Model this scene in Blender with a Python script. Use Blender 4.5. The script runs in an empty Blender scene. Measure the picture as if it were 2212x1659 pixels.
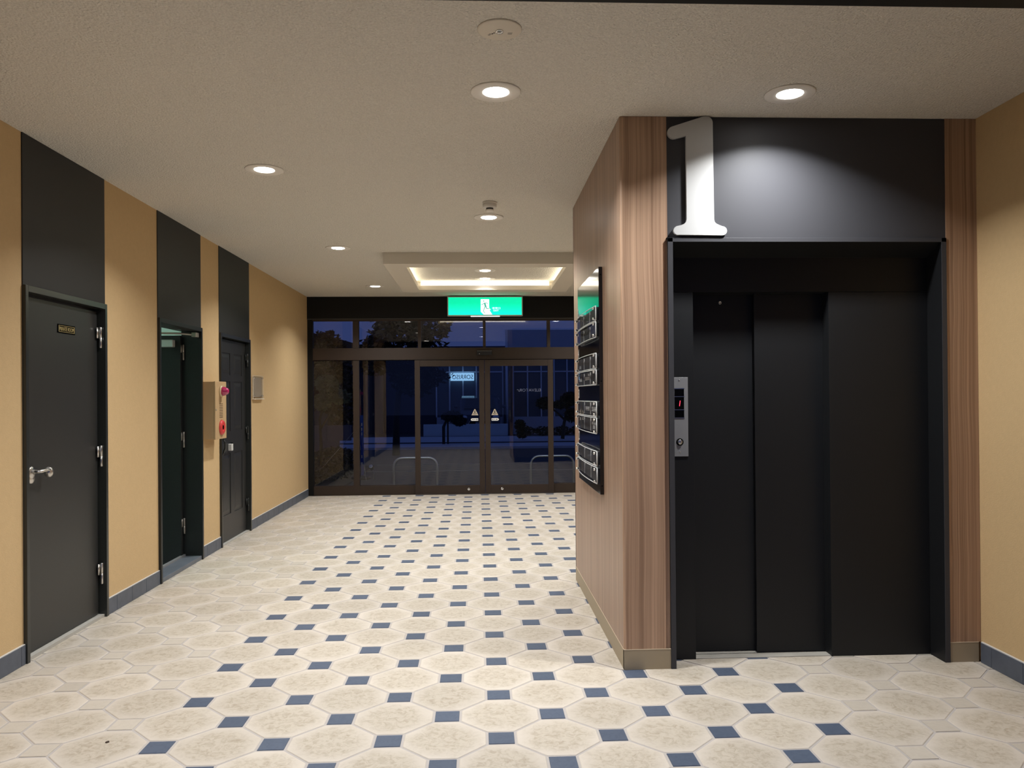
import bpy, bmesh, math, random
from mathutils import Vector, Matrix

# ------------------------------------------------------------------ camera, world, exposure
scene = bpy.context.scene
COL = scene.collection
R = math.radians

CAM_Z = 1.372
F_PX, YAW, PITCH, ROLL, CY = 1681.53, 0.0435, 0.0041, 0.0081, 847.39
cam_data = bpy.data.cameras.new('camera')
cam_data.sensor_fit = 'HORIZONTAL'
cam_data.sensor_width = 36.0
cam_data.lens = F_PX / 2212 * 36.0
cam_data.shift_y = (CY - 829.5) / 2212
cam_data.clip_start = 0.05
cam_data.clip_end = 300
cam = bpy.data.objects.new('camera', cam_data)
COL.objects.link(cam)
_F = Vector((math.sin(YAW) * math.cos(PITCH), math.cos(YAW) * math.cos(PITCH), math.sin(PITCH)))
_R = Vector((math.cos(YAW), -math.sin(YAW), 0))
_U = _R.cross(_F)
_R2 = _R * math.cos(ROLL) - _U * math.sin(ROLL)
_U2 = _U * math.cos(ROLL) + _R * math.sin(ROLL)
m = Matrix.Identity(4)
for i in range(3):
    m[i][0], m[i][1], m[i][2] = _R2[i], _U2[i], -_F[i]
m.translation = Vector((0, 0, CAM_Z))
cam.matrix_world = m
scene.camera = cam

world = bpy.data.worlds.new('dusk_sky')
scene.world = world
world.use_nodes = True
_nt = world.node_tree
_bg = _nt.nodes['Background']
_tc = _nt.nodes.new('ShaderNodeTexCoord')
_sp = _nt.nodes.new('ShaderNodeSeparateXYZ')
_cr = _nt.nodes.new('ShaderNodeValToRGB')
_cr.color_ramp.elements[0].position = 0.0
_cr.color_ramp.elements[0].color = (0.034, 0.050, 0.150, 1)
_cr.color_ramp.elements[1].position = 0.7
_cr.color_ramp.elements[1].color = (0.024, 0.039, 0.125, 1)
_nt.links.new(_tc.outputs['Generated'], _sp.inputs[0])
_nt.links.new(_sp.outputs['Z'], _cr.inputs['Fac'])
_nt.links.new(_cr.outputs['Color'], _bg.inputs['Color'])
_bg.inputs['Strength'].default_value = 1.2

vs = scene.view_settings
vs.view_transform = 'Standard'
vs.look = 'None'
vs.exposure = 0.0
vs.gamma = 1.0
vs.use_curve_mapping = False
scene.cycles.max_bounces = 7
scene.cycles.diffuse_bounces = 4
scene.cycles.glossy_bounces = 3
scene.cycles.transparent_max_bounces = 16
scene.cycles.sample_clamp_indirect = 6.0
scene.cycles.use_adaptive_sampling = False
scene.cycles.caustics_reflective = False
scene.cycles.caustics_refractive = False

LAMP_W = 24.5          # radiant power of one downlight
LAMP_COL = (0.985, 1.0, 1.0)

# ------------------------------------------------------------------ room dimensions (metres)
XL, XR = -2.364, 2.546
H = 2.764
YF0 = 1.95             # inner face of the entrance beam
YB = 10.951            # glass front
XP, YE, YS = 0.716, 3.857, 5.768      # elevator shaft block: left face, front, back
TX, TY, P = 0.0827, 3.1259, 0.4512    # tile lattice
rnd = random.Random(4)

# ------------------------------------------------------------------ materials
MATS = {}
def base_mat(name):
    mt = bpy.data.materials.new(name)
    mt.use_nodes = True
    return mt, mt.node_tree, mt.node_tree.nodes['Principled BSDF']

def mat(name, col, rough=0.5, metal=0.0, spec=0.5, emit=None, es=0.0, bump=None, var=0.0, vscale=8.0, coat=0.0):
    if name in MATS: return MATS[name]
    mt, nt, b = base_mat(name)
    b.inputs['Base Color'].default_value = (*col, 1)
    b.inputs['Roughness'].default_value = rough
    b.inputs['Metallic'].default_value = metal
    b.inputs['Specular IOR Level'].default_value = spec
    b.inputs['Coat Weight'].default_value = coat
    if emit:
        b.inputs['Emission Color'].default_value = (*emit, 1)
        b.inputs['Emission Strength'].default_value = es
    geo = nt.nodes.new('ShaderNodeNewGeometry')
    if var:
        n = nt.nodes.new('ShaderNodeTexNoise'); n.inputs['Scale'].default_value = vscale
        n.inputs['Detail'].default_value = 2
        nt.links.new(geo.outputs['Position'], n.inputs['Vector'])
        mx = nt.nodes.new('ShaderNodeMix'); mx.data_type = 'RGBA'
        mx.inputs['A'].default_value = (*[c * (1 - var) for c in col], 1)
        mx.inputs['B'].default_value = (*[min(1, c * (1 + var)) for c in col], 1)
        nt.links.new(n.outputs['Fac'], mx.inputs['Factor'])
        nt.links.new(mx.outputs['Result'], b.inputs['Base Color'])
    if bump:
        sc, st, dist = bump
        n2 = nt.nodes.new('ShaderNodeTexNoise'); n2.inputs['Scale'].default_value = sc
        n2.inputs['Detail'].default_value = 1.5
        nt.links.new(geo.outputs['Position'], n2.inputs['Vector'])
        bp = nt.nodes.new('ShaderNodeBump'); bp.inputs['Strength'].default_value = st
        bp.inputs['Distance'].default_value = dist
        nt.links.new(n2.outputs['Fac'], bp.inputs['Height'])
        nt.links.new(bp.outputs['Normal'], b.inputs['Normal'])
    MATS[name] = mt
    return mt

def wood_mat(name, axis, c0, c1, rough=0.42):
    """vertical laminate grain; axis = horizontal axis of the face"""
    if name in MATS: return MATS[name]
    mt, nt, b = base_mat(name)
    geo = nt.nodes.new('ShaderNodeNewGeometry')
    mp = nt.nodes.new('ShaderNodeMapping')
    nt.links.new(geo.outputs['Position'], mp.inputs['Vector'])
    # slow wander along the height
    nw = nt.nodes.new('ShaderNodeTexNoise'); nw.inputs['Scale'].default_value = 1.1; nw.inputs['Detail'].default_value = 2
    nt.links.new(geo.outputs['Position'], nw.inputs['Vector'])
    mul = nt.nodes.new('ShaderNodeVectorMath'); mul.operation = 'SCALE'; mul.inputs['Scale'].default_value = 0.050
    nt.links.new(nw.outputs['Color'], mul.inputs[0])
    add = nt.nodes.new('ShaderNodeVectorMath'); add.operation = 'ADD'
    nt.links.new(geo.outputs['Position'], add.inputs[0]); nt.links.new(mul.outputs[0], add.inputs[1])
    s = [1, 1, 1]; s[axis] = 140; s[2] = 0.45; s[1 - axis] = 4
    mp.inputs['Scale'].default_value = s
    nt.links.new(add.outputs[0], mp.inputs['Vector'])
    n = nt.nodes.new('ShaderNodeTexNoise'); n.inputs['Scale'].default_value = 1.0; n.inputs['Detail'].default_value = 5
    n.inputs['Roughness'].default_value = 0.62
    nt.links.new(mp.outputs[0], n.inputs['Vector'])
    mp2 = nt.nodes.new('ShaderNodeMapping'); s2 = [1, 1, 1]; s2[axis] = 30; s2[2] = 0.35; s2[1 - axis] = 3
    mp2.inputs['Scale'].default_value = s2
    nt.links.new(add.outputs[0], mp2.inputs['Vector'])
    nb = nt.nodes.new('ShaderNodeTexNoise'); nb.inputs['Scale'].default_value = 1.0; nb.inputs['Detail'].default_value = 2
    nt.links.new(mp2.outputs[0], nb.inputs['Vector'])
    mxf = nt.nodes.new('ShaderNodeMix'); mxf.inputs['Factor'].default_value = 0.42
    nt.links.new(n.outputs['Fac'], mxf.inputs['A']); nt.links.new(nb.outputs['Fac'], mxf.inputs['B'])
    cr = nt.nodes.new('ShaderNodeValToRGB')
    cr.color_ramp.elements[0].position = 0.33; cr.color_ramp.elements[0].color = (*c0, 1)
    cr.color_ramp.elements[1].position = 0.66; cr.color_ramp.elements[1].color = (*c1, 1)
    nt.links.new(mxf.outputs['Result'], cr.inputs['Fac'])
    nt.links.new(cr.outputs['Color'], b.inputs['Base Color'])
    b.inputs['Roughness'].default_value = rough
    bp = nt.nodes.new('ShaderNodeBump'); bp.inputs['Strength'].default_value = 0.12; bp.inputs['Distance'].default_value = 0.002
    nt.links.new(n.outputs['Fac'], bp.inputs['Height']); nt.links.new(bp.outputs['Normal'], b.inputs['Normal'])
    MATS[name] = mt
    return mt

def tile_mat(name, edge, mid, vein, rough, amount=1.0):
    """glazed floor tile: plain pale rim, veined and stippled middle (UV = metres from the tile centre)"""
    if name in MATS: return MATS[name]
    mt, nt, b = base_mat(name)
    uv = nt.nodes.new('ShaderNodeUVMap'); uv.uv_map = 'UVMap'
    ln = nt.nodes.new('ShaderNodeVectorMath'); ln.operation = 'LENGTH'
    nt.links.new(uv.outputs[0], ln.inputs[0])
    geo = nt.nodes.new('ShaderNodeNewGeometry')
    nw = nt.nodes.new('ShaderNodeTexNoise'); nw.inputs['Scale'].default_value = 9; nw.inputs['Detail'].default_value = 3
    nt.links.new(geo.outputs['Position'], nw.inputs['Vector'])
    ad = nt.nodes.new('ShaderNodeMath'); ad.operation = 'MULTIPLY_ADD'
    ad.inputs[1].default_value = 0.10; nt.links.new(nw.outputs['Fac'], ad.inputs[0]); nt.links.new(ln.outputs['Value'], ad.inputs[2])
    mr = nt.nodes.new('ShaderNodeMapRange')
    mr.inputs['From Min'].default_value = 0.150; mr.inputs['From Max'].default_value = 0.215
    mr.inputs['To Min'].default_value = 1.0; mr.inputs['To Max'].default_value = 0.0
    nt.links.new(ad.outputs[0], mr.inputs['Value'])
    n1 = nt.nodes.new('ShaderNodeTexNoise'); n1.inputs['Scale'].default_value = 34; n1.inputs['Detail'].default_value = 5
    n1.inputs['Roughness'].default_value = 0.7; n1.inputs['Distortion'].default_value = 0.9
    nt.links.new(geo.outputs['Position'], n1.inputs['Vector'])
    cr = nt.nodes.new('ShaderNodeValToRGB')
    cr.color_ramp.elements[0].position = 0.33; cr.color_ramp.elements[0].color = (*vein, 1)
    cr.color_ramp.elements[1].position = 0.56; cr.color_ramp.elements[1].color = (*mid, 1)
    nt.links.new(n1.outputs['Fac'], cr.inputs['Fac'])
    mx = nt.nodes.new('ShaderNodeMix'); mx.data_type = 'RGBA'
    mx.inputs['A'].default_value = (*edge, 1)
    nt.links.new(cr.outputs['Color'], mx.inputs['B'])
    mm = nt.nodes.new('ShaderNodeMath'); mm.operation = 'MULTIPLY'; mm.inputs[1].default_value = amount
    nt.links.new(mr.outputs[0], mm.inputs[0]); nt.links.new(mm.outputs[0], mx.inputs['Factor'])
    # small tone shift from tile to tile
    oi = nt.nodes.new('ShaderNodeObjectInfo')
    mr2 = nt.nodes.new('ShaderNodeMapRange'); mr2.inputs['To Min'].default_value = 0.92; mr2.inputs['To Max'].default_value = 1.04
    nt.links.new(oi.outputs['Random'], mr2.inputs['Value'])
    hs = nt.nodes.new('ShaderNodeHueSaturation')
    nt.links.new(mr2.outputs[0], hs.inputs['Value']); nt.links.new(mx.outputs['Result'], hs.inputs['Color'])
    nt.links.new(hs.outputs['Color'], b.inputs['Base Color'])
    b.inputs['Roughness'].default_value = rough + 0.12
    b.inputs['Specular IOR Level'].default_value = 0.22
    MATS[name] = mt
    return mt

def glass_mat(name, tint=(0.80, 0.83, 0.86), boost=1.75):
    if name in MATS: return MATS[name]
    mt = bpy.data.materials.new(name); mt.use_nodes = True
    nt = mt.node_tree
    nt.nodes.clear()
    out = nt.nodes.new('ShaderNodeOutputMaterial')
    tr = nt.nodes.new('ShaderNodeBsdfTransparent'); tr.inputs['Color'].default_value = (*tint, 1)
    gl = nt.nodes.new('ShaderNodeBsdfGlossy'); gl.inputs['Roughness'].default_value = 0.0
    fr = nt.nodes.new('ShaderNodeFresnel'); fr.inputs['IOR'].default_value = 1.5
    geo = nt.nodes.new('ShaderNodeNewGeometry')
    inv = nt.nodes.new('ShaderNodeMath'); inv.operation = 'SUBTRACT'; inv.inputs[0].default_value = 1.0
    nt.links.new(geo.outputs['Backfacing'], inv.inputs[1])
    mu = nt.nodes.new('ShaderNodeMath'); mu.operation = 'MULTIPLY'
    nt.links.new(fr.outputs[0], mu.inputs[0]); nt.links.new(inv.outputs[0], mu.inputs[1])
    m2 = nt.nodes.new('ShaderNodeMath'); m2.operation = 'MULTIPLY'; m2.inputs[1].default_value = boost; m2.use_clamp = True
    nt.links.new(mu.outputs[0], m2.inputs[0])
    mx = nt.nodes.new('ShaderNodeMixShader')
    nt.links.new(m2.outputs[0], mx.inputs['Fac']); nt.links.new(tr.outputs[0], mx.inputs[1]); nt.links.new(gl.outputs[0], mx.inputs[2])
    nt.links.new(mx.outputs[0], out.inputs['Surface'])
    MATS[name] = mt
    return mt

M_CEIL = mat('ceiling_spray_plaster', (0.71, 0.675, 0.610), 0.95, spec=0.1, bump=(105, 1.0, 0.010), var=0.20, vscale=120)
M_WALL = mat('mustard_wall', (0.560, 0.394, 0.207), 0.75, spec=0.25, bump=(150, 0.30, 0.003), var=0.05, vscale=40)
M_BLACKP = mat('black_wall_panel', (0.016, 0.016, 0.016), 0.55, bump=(300, 0.12, 0.001))
M_BLACK = mat('black_door_paint', (0.022, 0.022, 0.021), 0.40, bump=(420, 0.10, 0.0008))
M_ELEV = mat('black_elevator_paint', (0.0065, 0.0070, 0.0082), 0.5, spec=0.35, bump=(500, 0.10, 0.0008))
M_GLOSSB = mat('gloss_black_header', (0.046, 0.046, 0.052), 0.50, spec=0.22, bump=(600, 0.06, 0.0005))
M_DARK = mat('dark_cavity', (0.004, 0.004, 0.004), 0.9, spec=0.0)
M_FASCIA = mat('black_fascia', (0.006, 0.006, 0.006), 0.6, spec=0.2)
M_WOODF = wood_mat('walnut_laminate_front', 0, (0.215, 0.122, 0.074), (0.530, 0.345, 0.230))
M_WOODS = wood_mat('walnut_laminate_side', 1, (0.180, 0.104, 0.065), (0.440, 0.290, 0.200), 0.38)  # darker copy of the front laminate, colour lowered to offset its sheen
M_SKIRT = mat('khaki_vinyl_skirting', (0.34, 0.275, 0.185), 0.55)
M_BTILE = mat('slate_blue_skirting_tile', (0.082, 0.095, 0.122), 0.45, var=0.25, vscale=18)
M_GROUTW = mat('white_joint', (0.62, 0.60, 0.56), 0.8)
M_GROUT = mat('floor_grout', (0.43, 0.395, 0.37), 0.9, spec=0.1)
M_OCT = tile_mat('beige_octagon_glaze', (0.565, 0.505, 0.435), (0.505, 0.447, 0.368), (0.370, 0.312, 0.240), 0.38)
M_BDOT = tile_mat('slate_blue_dot_glaze', (0.080, 0.101, 0.146), (0.084, 0.105, 0.150), (0.066, 0.085, 0.126), 0.35, 0.7)
M_BEDOT = tile_mat('beige_dot_glaze', (0.515, 0.460, 0.395), (0.49, 0.438, 0.37), (0.44, 0.39, 0.32), 0.42, 0.6)
M_BRONZE = mat('bronze_aluminium', (0.034, 0.0225, 0.0165), 0.5, spec=0.3)
M_STEEL = mat('satin_steel', (0.62, 0.60, 0.57), 0.28, metal=1.0)
M_PANEL = mat('brushed_steel_plate', (0.30, 0.30, 0.305), 0.42, metal=0.35)
M_WHITE = mat('white_acrylic', (0.46, 0.46, 0.46), 0.35)
M_TRIMW = mat('white_lamp_trim', (0.80, 0.76, 0.70), 0.5)
M_LENS = mat('lamp_lens', (1, 1, 1), 0.4, emit=(1.0, 0.97, 0.92), es=22.0)
M_GOLD = mat('gold_letter', (0.72, 0.55, 0.25), 0.35, metal=0.6)
M_RED = mat('red_alarm_plastic', (0.62, 0.045, 0.045), 0.3)
M_MAGENTA = mat('red_lamp_dome', (0.42, 0.008, 0.10), 0.12, spec=0.7, coat=0.6)
M_TANBOX = mat('tan_painted_steel', (0.47, 0.32, 0.165), 0.5)
M_GLASS = glass_mat('clear_glazing')
M_ACRYL = glass_mat('clear_acrylic', (0.96, 0.965, 0.97), 0.7)
M_WHITEMARK = mat('white_print', (0.75, 0.75, 0.75), 0.6)
M_CHROME = mat('chrome_cap', (0.85, 0.85, 0.85), 0.15, metal=1.0)

# ------------------------------------------------------------------ object helpers
WLOC = {}
def link(o, parent=None):
    COL.objects.link(o)
    if parent is not None: o.parent = parent
    return o

def tag(o, label=None, cat=None, group=None, kind=None):
    if label: o['label'] = label
    if cat: o['category'] = cat
    if group: o['group'] = group
    if kind: o['kind'] = kind
    return o

def root(name, loc, label, cat, group=None, kind=None):
    o = bpy.data.objects.new(name, None)
    o.empty_display_size = 0.1
    o.location = loc
    link(o)
    WLOC[o.name] = Vector(loc)
    return tag(o, label, cat, group, kind)

def finish(bm, name, material, parent=None, smooth=False, loc=None):
    """bm is in world coordinates; the object origin is the parent's origin (or loc)"""
    org = WLOC.get(parent.name, Vector((0, 0, 0))) if parent is not None else Vector(loc or (0, 0, 0))
    bmesh.ops.translate(bm, verts=bm.verts, vec=-org)
    me = bpy.data.meshes.new(name)
    bm.normal_update()
    bm.to_mesh(me); bm.free()
    if smooth:
        for p in me.polygons: p.use_smooth = True
    mats = material if isinstance(material, (list, tuple)) else [material]
    for mm in mats: me.materials.append(mm)
    o = bpy.data.objects.new(name, me)
    if parent is None: o.location = org
    link(o, parent)
    WLOC[o.name] = org
    return o

def add_box(bm, x0, x1, y0, y1, z0, z1, bev=0.0, mi=0):
    vs_ = [bm.verts.new(c) for c in ((x0, y0, z0), (x1, y0, z0), (x1, y1, z0), (x0, y1, z0),
                                     (x0, y0, z1), (x1, y0, z1), (x1, y1, z1), (x0, y1, z1))]
    fs = []
    for q in ((3, 2, 1, 0), (4, 5, 6, 7), (0, 1, 5, 4), (1, 2, 6, 5), (2, 3, 7, 6), (3, 0, 4, 7)):
        f = bm.faces.new([vs_[i] for i in q]); f.material_index = mi; fs.append(f)
    if bev > 0:
        es = list({e for f in fs for e in f.edges})
        bmesh.ops.bevel(bm, geom=es, offset=bev, segments=2, profile=0.5, affect='EDGES')
    return fs

def box(name, x0, x1, y0, y1, z0, z1, material, parent=None, bev=0.0, loc=None):
    bm = bmesh.new()
    add_box(bm, min(x0, x1), max(x0, x1), min(y0, y1), max(y0, y1), min(z0, z1), max(z0, z1), bev)
    return finish(bm, name, material, parent, loc=loc)

def boxes(name, lst, material, parent=None, bev=0.0, loc=None):
    bm = bmesh.new()
    for b in lst: add_box(bm, *b, bev)
    return finish(bm, name, material, parent, loc=loc)

def add_ring_surface(bm, rings, closed_ends=True, mi=0):
    """rings: list of lists of Vectors, same length, joined in order"""
    vr = [[bm.verts.new(v) for v in r] for r in rings]
    n = len(vr[0])
    for a, b in zip(vr[:-1], vr[1:]):
        for i in range(n):
            f = bm.faces.new((a[i], a[(i + 1) % n], b[(i + 1) % n], b[i])); f.material_index = mi
    if closed_ends:
        f = bm.faces.new(list(reversed(vr[0]))); f.material_index = mi
        f = bm.faces.new(vr[-1]); f.material_index = mi
    bmesh.ops.recalc_face_normals(bm, faces=bm.faces)

def add_lathe(bm, centre, axis, prof, n=24, sx=1.0, sy=1.0):
    """prof: (radius, distance along axis)"""
    a = Vector(axis).normalized()
    u = a.cross(Vector((0, 0, 1)))
    if u.length < 1e-3: u = Vector((1, 0, 0))
    u.normalize(); w = a.cross(u)
    rings = []
    for r, d in prof:
        r = max(r, 1e-4)
        rings.append([Vector(centre) + a * d + u * (r * sx * math.cos(2 * math.pi * k / n)) + w * (r * sy * math.sin(2 * math.pi * k / n)) for k in range(n)])
    add_ring_surface(bm, rings)

def lathe(name, centre, axis, prof, material, parent=None, n=24, sx=1.0, sy=1.0, smooth=True, loc=None):
    bm = bmesh.new(); add_lathe(bm, centre, axis, prof, n, sx, sy)
    return finish(bm, name, material, parent, smooth, loc)

def add_tube(bm, pts, r, n=8):
    pts = [Vector(p) for p in pts]
    rings = []
    up = Vector((0.13, 0.31, 0.94))
    for i, p in enumerate(pts):
        t = (pts[min(i + 1, len(pts) - 1)] - pts[max(i - 1, 0)]).normalized()
        u = t.cross(up)
        if u.length < 1e-3: u = t.cross(Vector((1, 0, 0)))
        u.normalize(); w = t.cross(u)
        rr = r[i] if isinstance(r, (list, tuple)) else r
        rings.append([p + u * (rr * math.cos(2 * math.pi * k / n)) + w * (rr * math.sin(2 * math.pi * k / n)) for k in range(n)])
    add_ring_surface(bm, rings)

def tube(name, pts, r, material, parent=None, n=8, loc=None):
    bm = bmesh.new(); add_tube(bm, pts, r, n)
    return finish(bm, name, material, parent, True, loc)

def add_poly_prism(bm, pts, vec, mi=0):
    """pts: planar 3-D outline, extruded by vec"""
    a = [bm.verts.new(Vector(p)) for p in pts]
    b = [bm.verts.new(Vector(p) + Vector(vec)) for p in pts]
    f = bm.faces.new(a); f.material_index = mi
    f = bm.faces.new(list(reversed(b))); f.material_index = mi
    n = len(a)
    for i in range(n):
        f = bm.faces.new((a[(i + 1) % n], a[i], b[i], b[(i + 1) % n])); f.material_index = mi

def prism(name, pts, vec, material, parent=None, loc=None):
    bm = bmesh.new(); add_poly_prism(bm, pts, vec)
    bmesh.ops.recalc_face_normals(bm, faces=bm.faces)
    return finish(bm, name, material, parent, loc=loc)

def text_obj(name, body, origin, xdir, ydir, width, height, material, parent, extrude=0.0008):
    """flat lettering filling width x height; origin = lower left corner"""
    cu = bpy.data.curves.new(name, 'FONT'); cu.body = body; cu.size = 1.0; cu.resolution_u = 3
    cu.fill_mode = 'BOTH'; cu.extrude = 0.0
    tmp = bpy.data.objects.new(name + '_tmp', cu); COL.objects.link(tmp)
    dg = bpy.context.evaluated_depsgraph_get()
    me = bpy.data.meshes.new_from_object(tmp.evaluated_get(dg))
    bpy.data.objects.remove(tmp); bpy.data.curves.remove(cu)
    if not me.vertices: return None
    xs = [v.co.x for v in me.vertices]; ys = [v.co.y for v in me.vertices]
    x0, x1, y0, y1 = min(xs), max(xs), min(ys), max(ys)
    X, Y = Vector(xdir), Vector(ydir); N = X.cross(Y).normalized()
    org = WLOC.get(parent.name, Vector((0, 0, 0)))
    for v in me.vertices:
        a = (v.co.x - x0) / max(1e-6, x1 - x0) * width; b = (v.co.y - y0) / max(1e-6, y1 - y0) * height
        v.co = Vector(origin) + X * a + Y * b - org
    bm = bmesh.new(); bm.from_mesh(me)
    r_ = bmesh.ops.extrude_face_region(bm, geom=list(bm.faces))
    bmesh.ops.translate(bm, verts=[g for g in r_['geom'] if isinstance(g, bmesh.types.BMVert)], vec=N * extrude)
    bmesh.ops.recalc_face_normals(bm, faces=bm.faces)
    me2 = bpy.data.meshes.new(name); bm.to_mesh(me2); bm.free(); bpy.data.meshes.remove(me)
    me2.materials.append(material)
    o = bpy.data.objects.new(name, me2); link(o, parent); WLOC[o.name] = org
    return o

def struct(o, label, cat):
    return tag(o, label, cat, kind='structure')

# ------------------------------------------------------------------ floor
floor = box('floor', XL - 0.15, XR + 0.15, -0.6, YB + 0.06, -0.12, -0.0024, M_GROUT, loc=(0, 5, -0.12))
struct(floor, 'beige octagon tile floor with slate blue dot tiles running down the lobby', 'floor')
S_ = 0.113
def octagon(g):
    k = 1 - g / 0.158
    a, b = (P - S_) / 2 * k, S_ / 2 * k
    return [(a, -b), (a, b), (b, a), (-b, a), (-a, b), (-a, -b), (-b, -a), (b, -a)]
def square(g):
    a = S_ / 2 - g
    return [(a, -a), (a, a), (-a, a), (-a, -a)]
def clip_rect(poly, x0, x1, y0, y1):
    def clip(ps, f, inter):
        out = []
        for i in range(len(ps)):
            a, b = ps[i - 1], ps[i]
            if f(b):
                if not f(a): out.append(inter(a, b))
                out.append(b)
            elif f(a): out.append(inter(a, b))
        return out
    def ix(v): return lambda a, b: (v, a[1] + (b[1] - a[1]) * (v - a[0]) / (b[0] - a[0]))
    def iy(v): return lambda a, b: (a[0] + (b[0] - a[0]) * (v - a[1]) / (b[1] - a[1]), v)
    ps = clip(poly, lambda p: p[0] >= x0, ix(x0))
    if ps: ps = clip(ps, lambda p: p[0] <= x1, ix(x1))
    if ps: ps = clip(ps, lambda p: p[1] >= y0, iy(y0))
    if ps: ps = clip(ps, lambda p: p[1] <= y1, iy(y1))
    return ps
RECTS = [(XL, XR, -0.55, YE), (XL, XP, YE, YB - 0.05), (0.980, 2.356, YE, 3.990), (XP, XR, YS, YB - 0.05)]
def tile_bm(bm, poly, cx, cy, ox, oy, whole):
    """adds one tile (top at z=0) to bm; ox, oy = origin offset written into the mesh"""
    uvl = bm.loops.layers.uv.get('UVMap') or bm.loops.layers.uv.new('UVMap')
    before = set(bm.faces)
    if whole:
        n = len(poly)
        top = [bm.verts.new((x * 0.982 + ox, y * 0.982 + oy, 0.0)) for x, y in poly]
        mid = [bm.verts.new((x + ox, y + oy, -0.0016)) for x, y in poly]
        bot = [bm.verts.new((x + ox, y + oy, -0.0045)) for x, y in poly]
        bm.faces.new(top)
        for i in range(n):
            bm.faces.new((mid[i], mid[(i + 1) % n], top[(i + 1) % n], top[i]))
            bm.faces.new((bot[i], bot[(i + 1) % n], mid[(i + 1) % n], mid[i]))
    else:
        for rc in RECTS:
            ps = clip_rect([(x + cx, y + cy) for x, y in poly], *rc)
            if len(ps) < 3: continue
            ar = abs(sum(ps[i - 1][0] * ps[i][1] - ps[i][0] * ps[i - 1][1] for i in range(len(ps)))) / 2
            if ar < 1e-5: continue
            ps = [(x - cx, y - cy) for x, y in ps]
            top = [bm.verts.new((x + ox, y + oy, 0.0)) for x, y in ps]
            bot = [bm.verts.new((x + ox, y + oy, -0.0045)) for x, y in ps]
            bm.faces.new(top)
            for i in range(len(ps)):
                bm.faces.new((bot[i], bot[(i + 1) % len(ps)], top[(i + 1) % len(ps)], top[i]))
    for f in bm.faces:
        if f in before: continue
        for l in f.loops:
            l[uvl].uv = (l.vert.co.x - ox, l.vert.co.y - oy)
def inside_state(poly, cx, cy):
    pts = [(x + cx, y + cy) for x, y in poly]
    full = sum(abs(poly[i - 1][0] * poly[i][1] - poly[i][0] * poly[i - 1][1]) for i in range(len(poly))) / 2
    ar = 0
    for rc in RECTS:
        ps = clip_rect(pts, *rc)
        if len(ps) >= 3:
            ar += abs(sum(ps[i - 1][0] * ps[i][1] - ps[i][0] * ps[i - 1][1] for i in range(len(ps)))) / 2
    if ar < 3e-4: return 0
    return 2 if ar > full * 0.9995 else 1
def seen(x, y):
    d = Vector((x, y, 0)) - Vector((0, 0, CAM_Z))
    z = d.dot(_F)
    if z < 0.5: return False
    u = 1106 + F_PX * d.dot(_R2) / z; v = CY - F_PX * d.dot(_U2) / z
    if not (-90 < u < 2302 and v < 1740): return False
    if y > YE + 0.3 and x / y > XP / (YE if x > XP else y): return False
    if y > YE + 0.3 and x > XP * y / YS and x / y > XP / YS: return False
    return True
groups = {'octagon_tile': [], 'blue_dot_tile': [], 'beige_dot_tile': []}
OCT, SQ = octagon(0.0050), square(0.0050)
for j in range(-18, 38):
    for i in range(-13, 14):
        cx, cy = TX + i * P / 2, TY + j * P / 2
        if (i + j) % 2 == 0:
            nm, poly = ('blue_dot_tile' if abs(i) <= 6 else 'beige_dot_tile'), SQ
        else:
            nm, poly = 'octagon_tile', OCT
        st = inside_state(poly, cx, cy)
        if st: groups[nm].append((cx, cy, st, poly))
TILE_MAT = {'octagon_tile': M_OCT, 'blue_dot_tile': M_BDOT, 'beige_dot_tile': M_BEDOT}
for nm, lst in groups.items():
    lst.sort(key=lambda t: (not seen(t[0], t[1]), t[0] ** 2 + t[1] ** 2))
    proto = None
    rest = bmesh.new(); nrest = 0
    for k, (cx, cy, st, poly) in enumerate(lst):
        if k < 300 and seen(cx, cy):
            if st == 2 and proto is not None:
                me = proto
            else:
                bm = bmesh.new(); tile_bm(bm, poly, cx, cy, 0, 0, st == 2)
                me = bpy.data.meshes.new(nm); bm.to_mesh(me); bm.free(); me.materials.append(TILE_MAT[nm])
                if st == 2: proto = me
            o = bpy.data.objects.new(nm, me)
            o.location = Vector((cx, cy, 0)) - WLOC['floor']
            link(o, floor)
        else:
            tile_bm(rest, poly, cx, cy, cx, cy, st == 2); nrest += 1
    if nrest:
        o = finish(rest, nm.replace('_tile', '_tiling'), TILE_MAT[nm], floor)
        tag(o, kind='stuff')
    else: rest.free()

# ------------------------------------------------------------------ ceiling, beam
ceiling = box('ceiling', XL - 0.15, XR + 0.15, YF0 - 0.2, YB + 0.06, H, H + 0.12, M_CEIL, loc=(0, 6, H))
struct(ceiling, 'grey beige spray textured plaster ceiling', 'ceiling')
beam_z = CAM_Z + 0.5080 * YF0
o = box('wall_front', XL - 0.6, XR + 0.6, YF0 - 0.22, YF0, beam_z, H + 0.9, M_FASCIA, loc=(0, YF0, beam_z))
struct(o, 'black lintel beam over the entrance at the top edge', 'beam')

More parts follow.
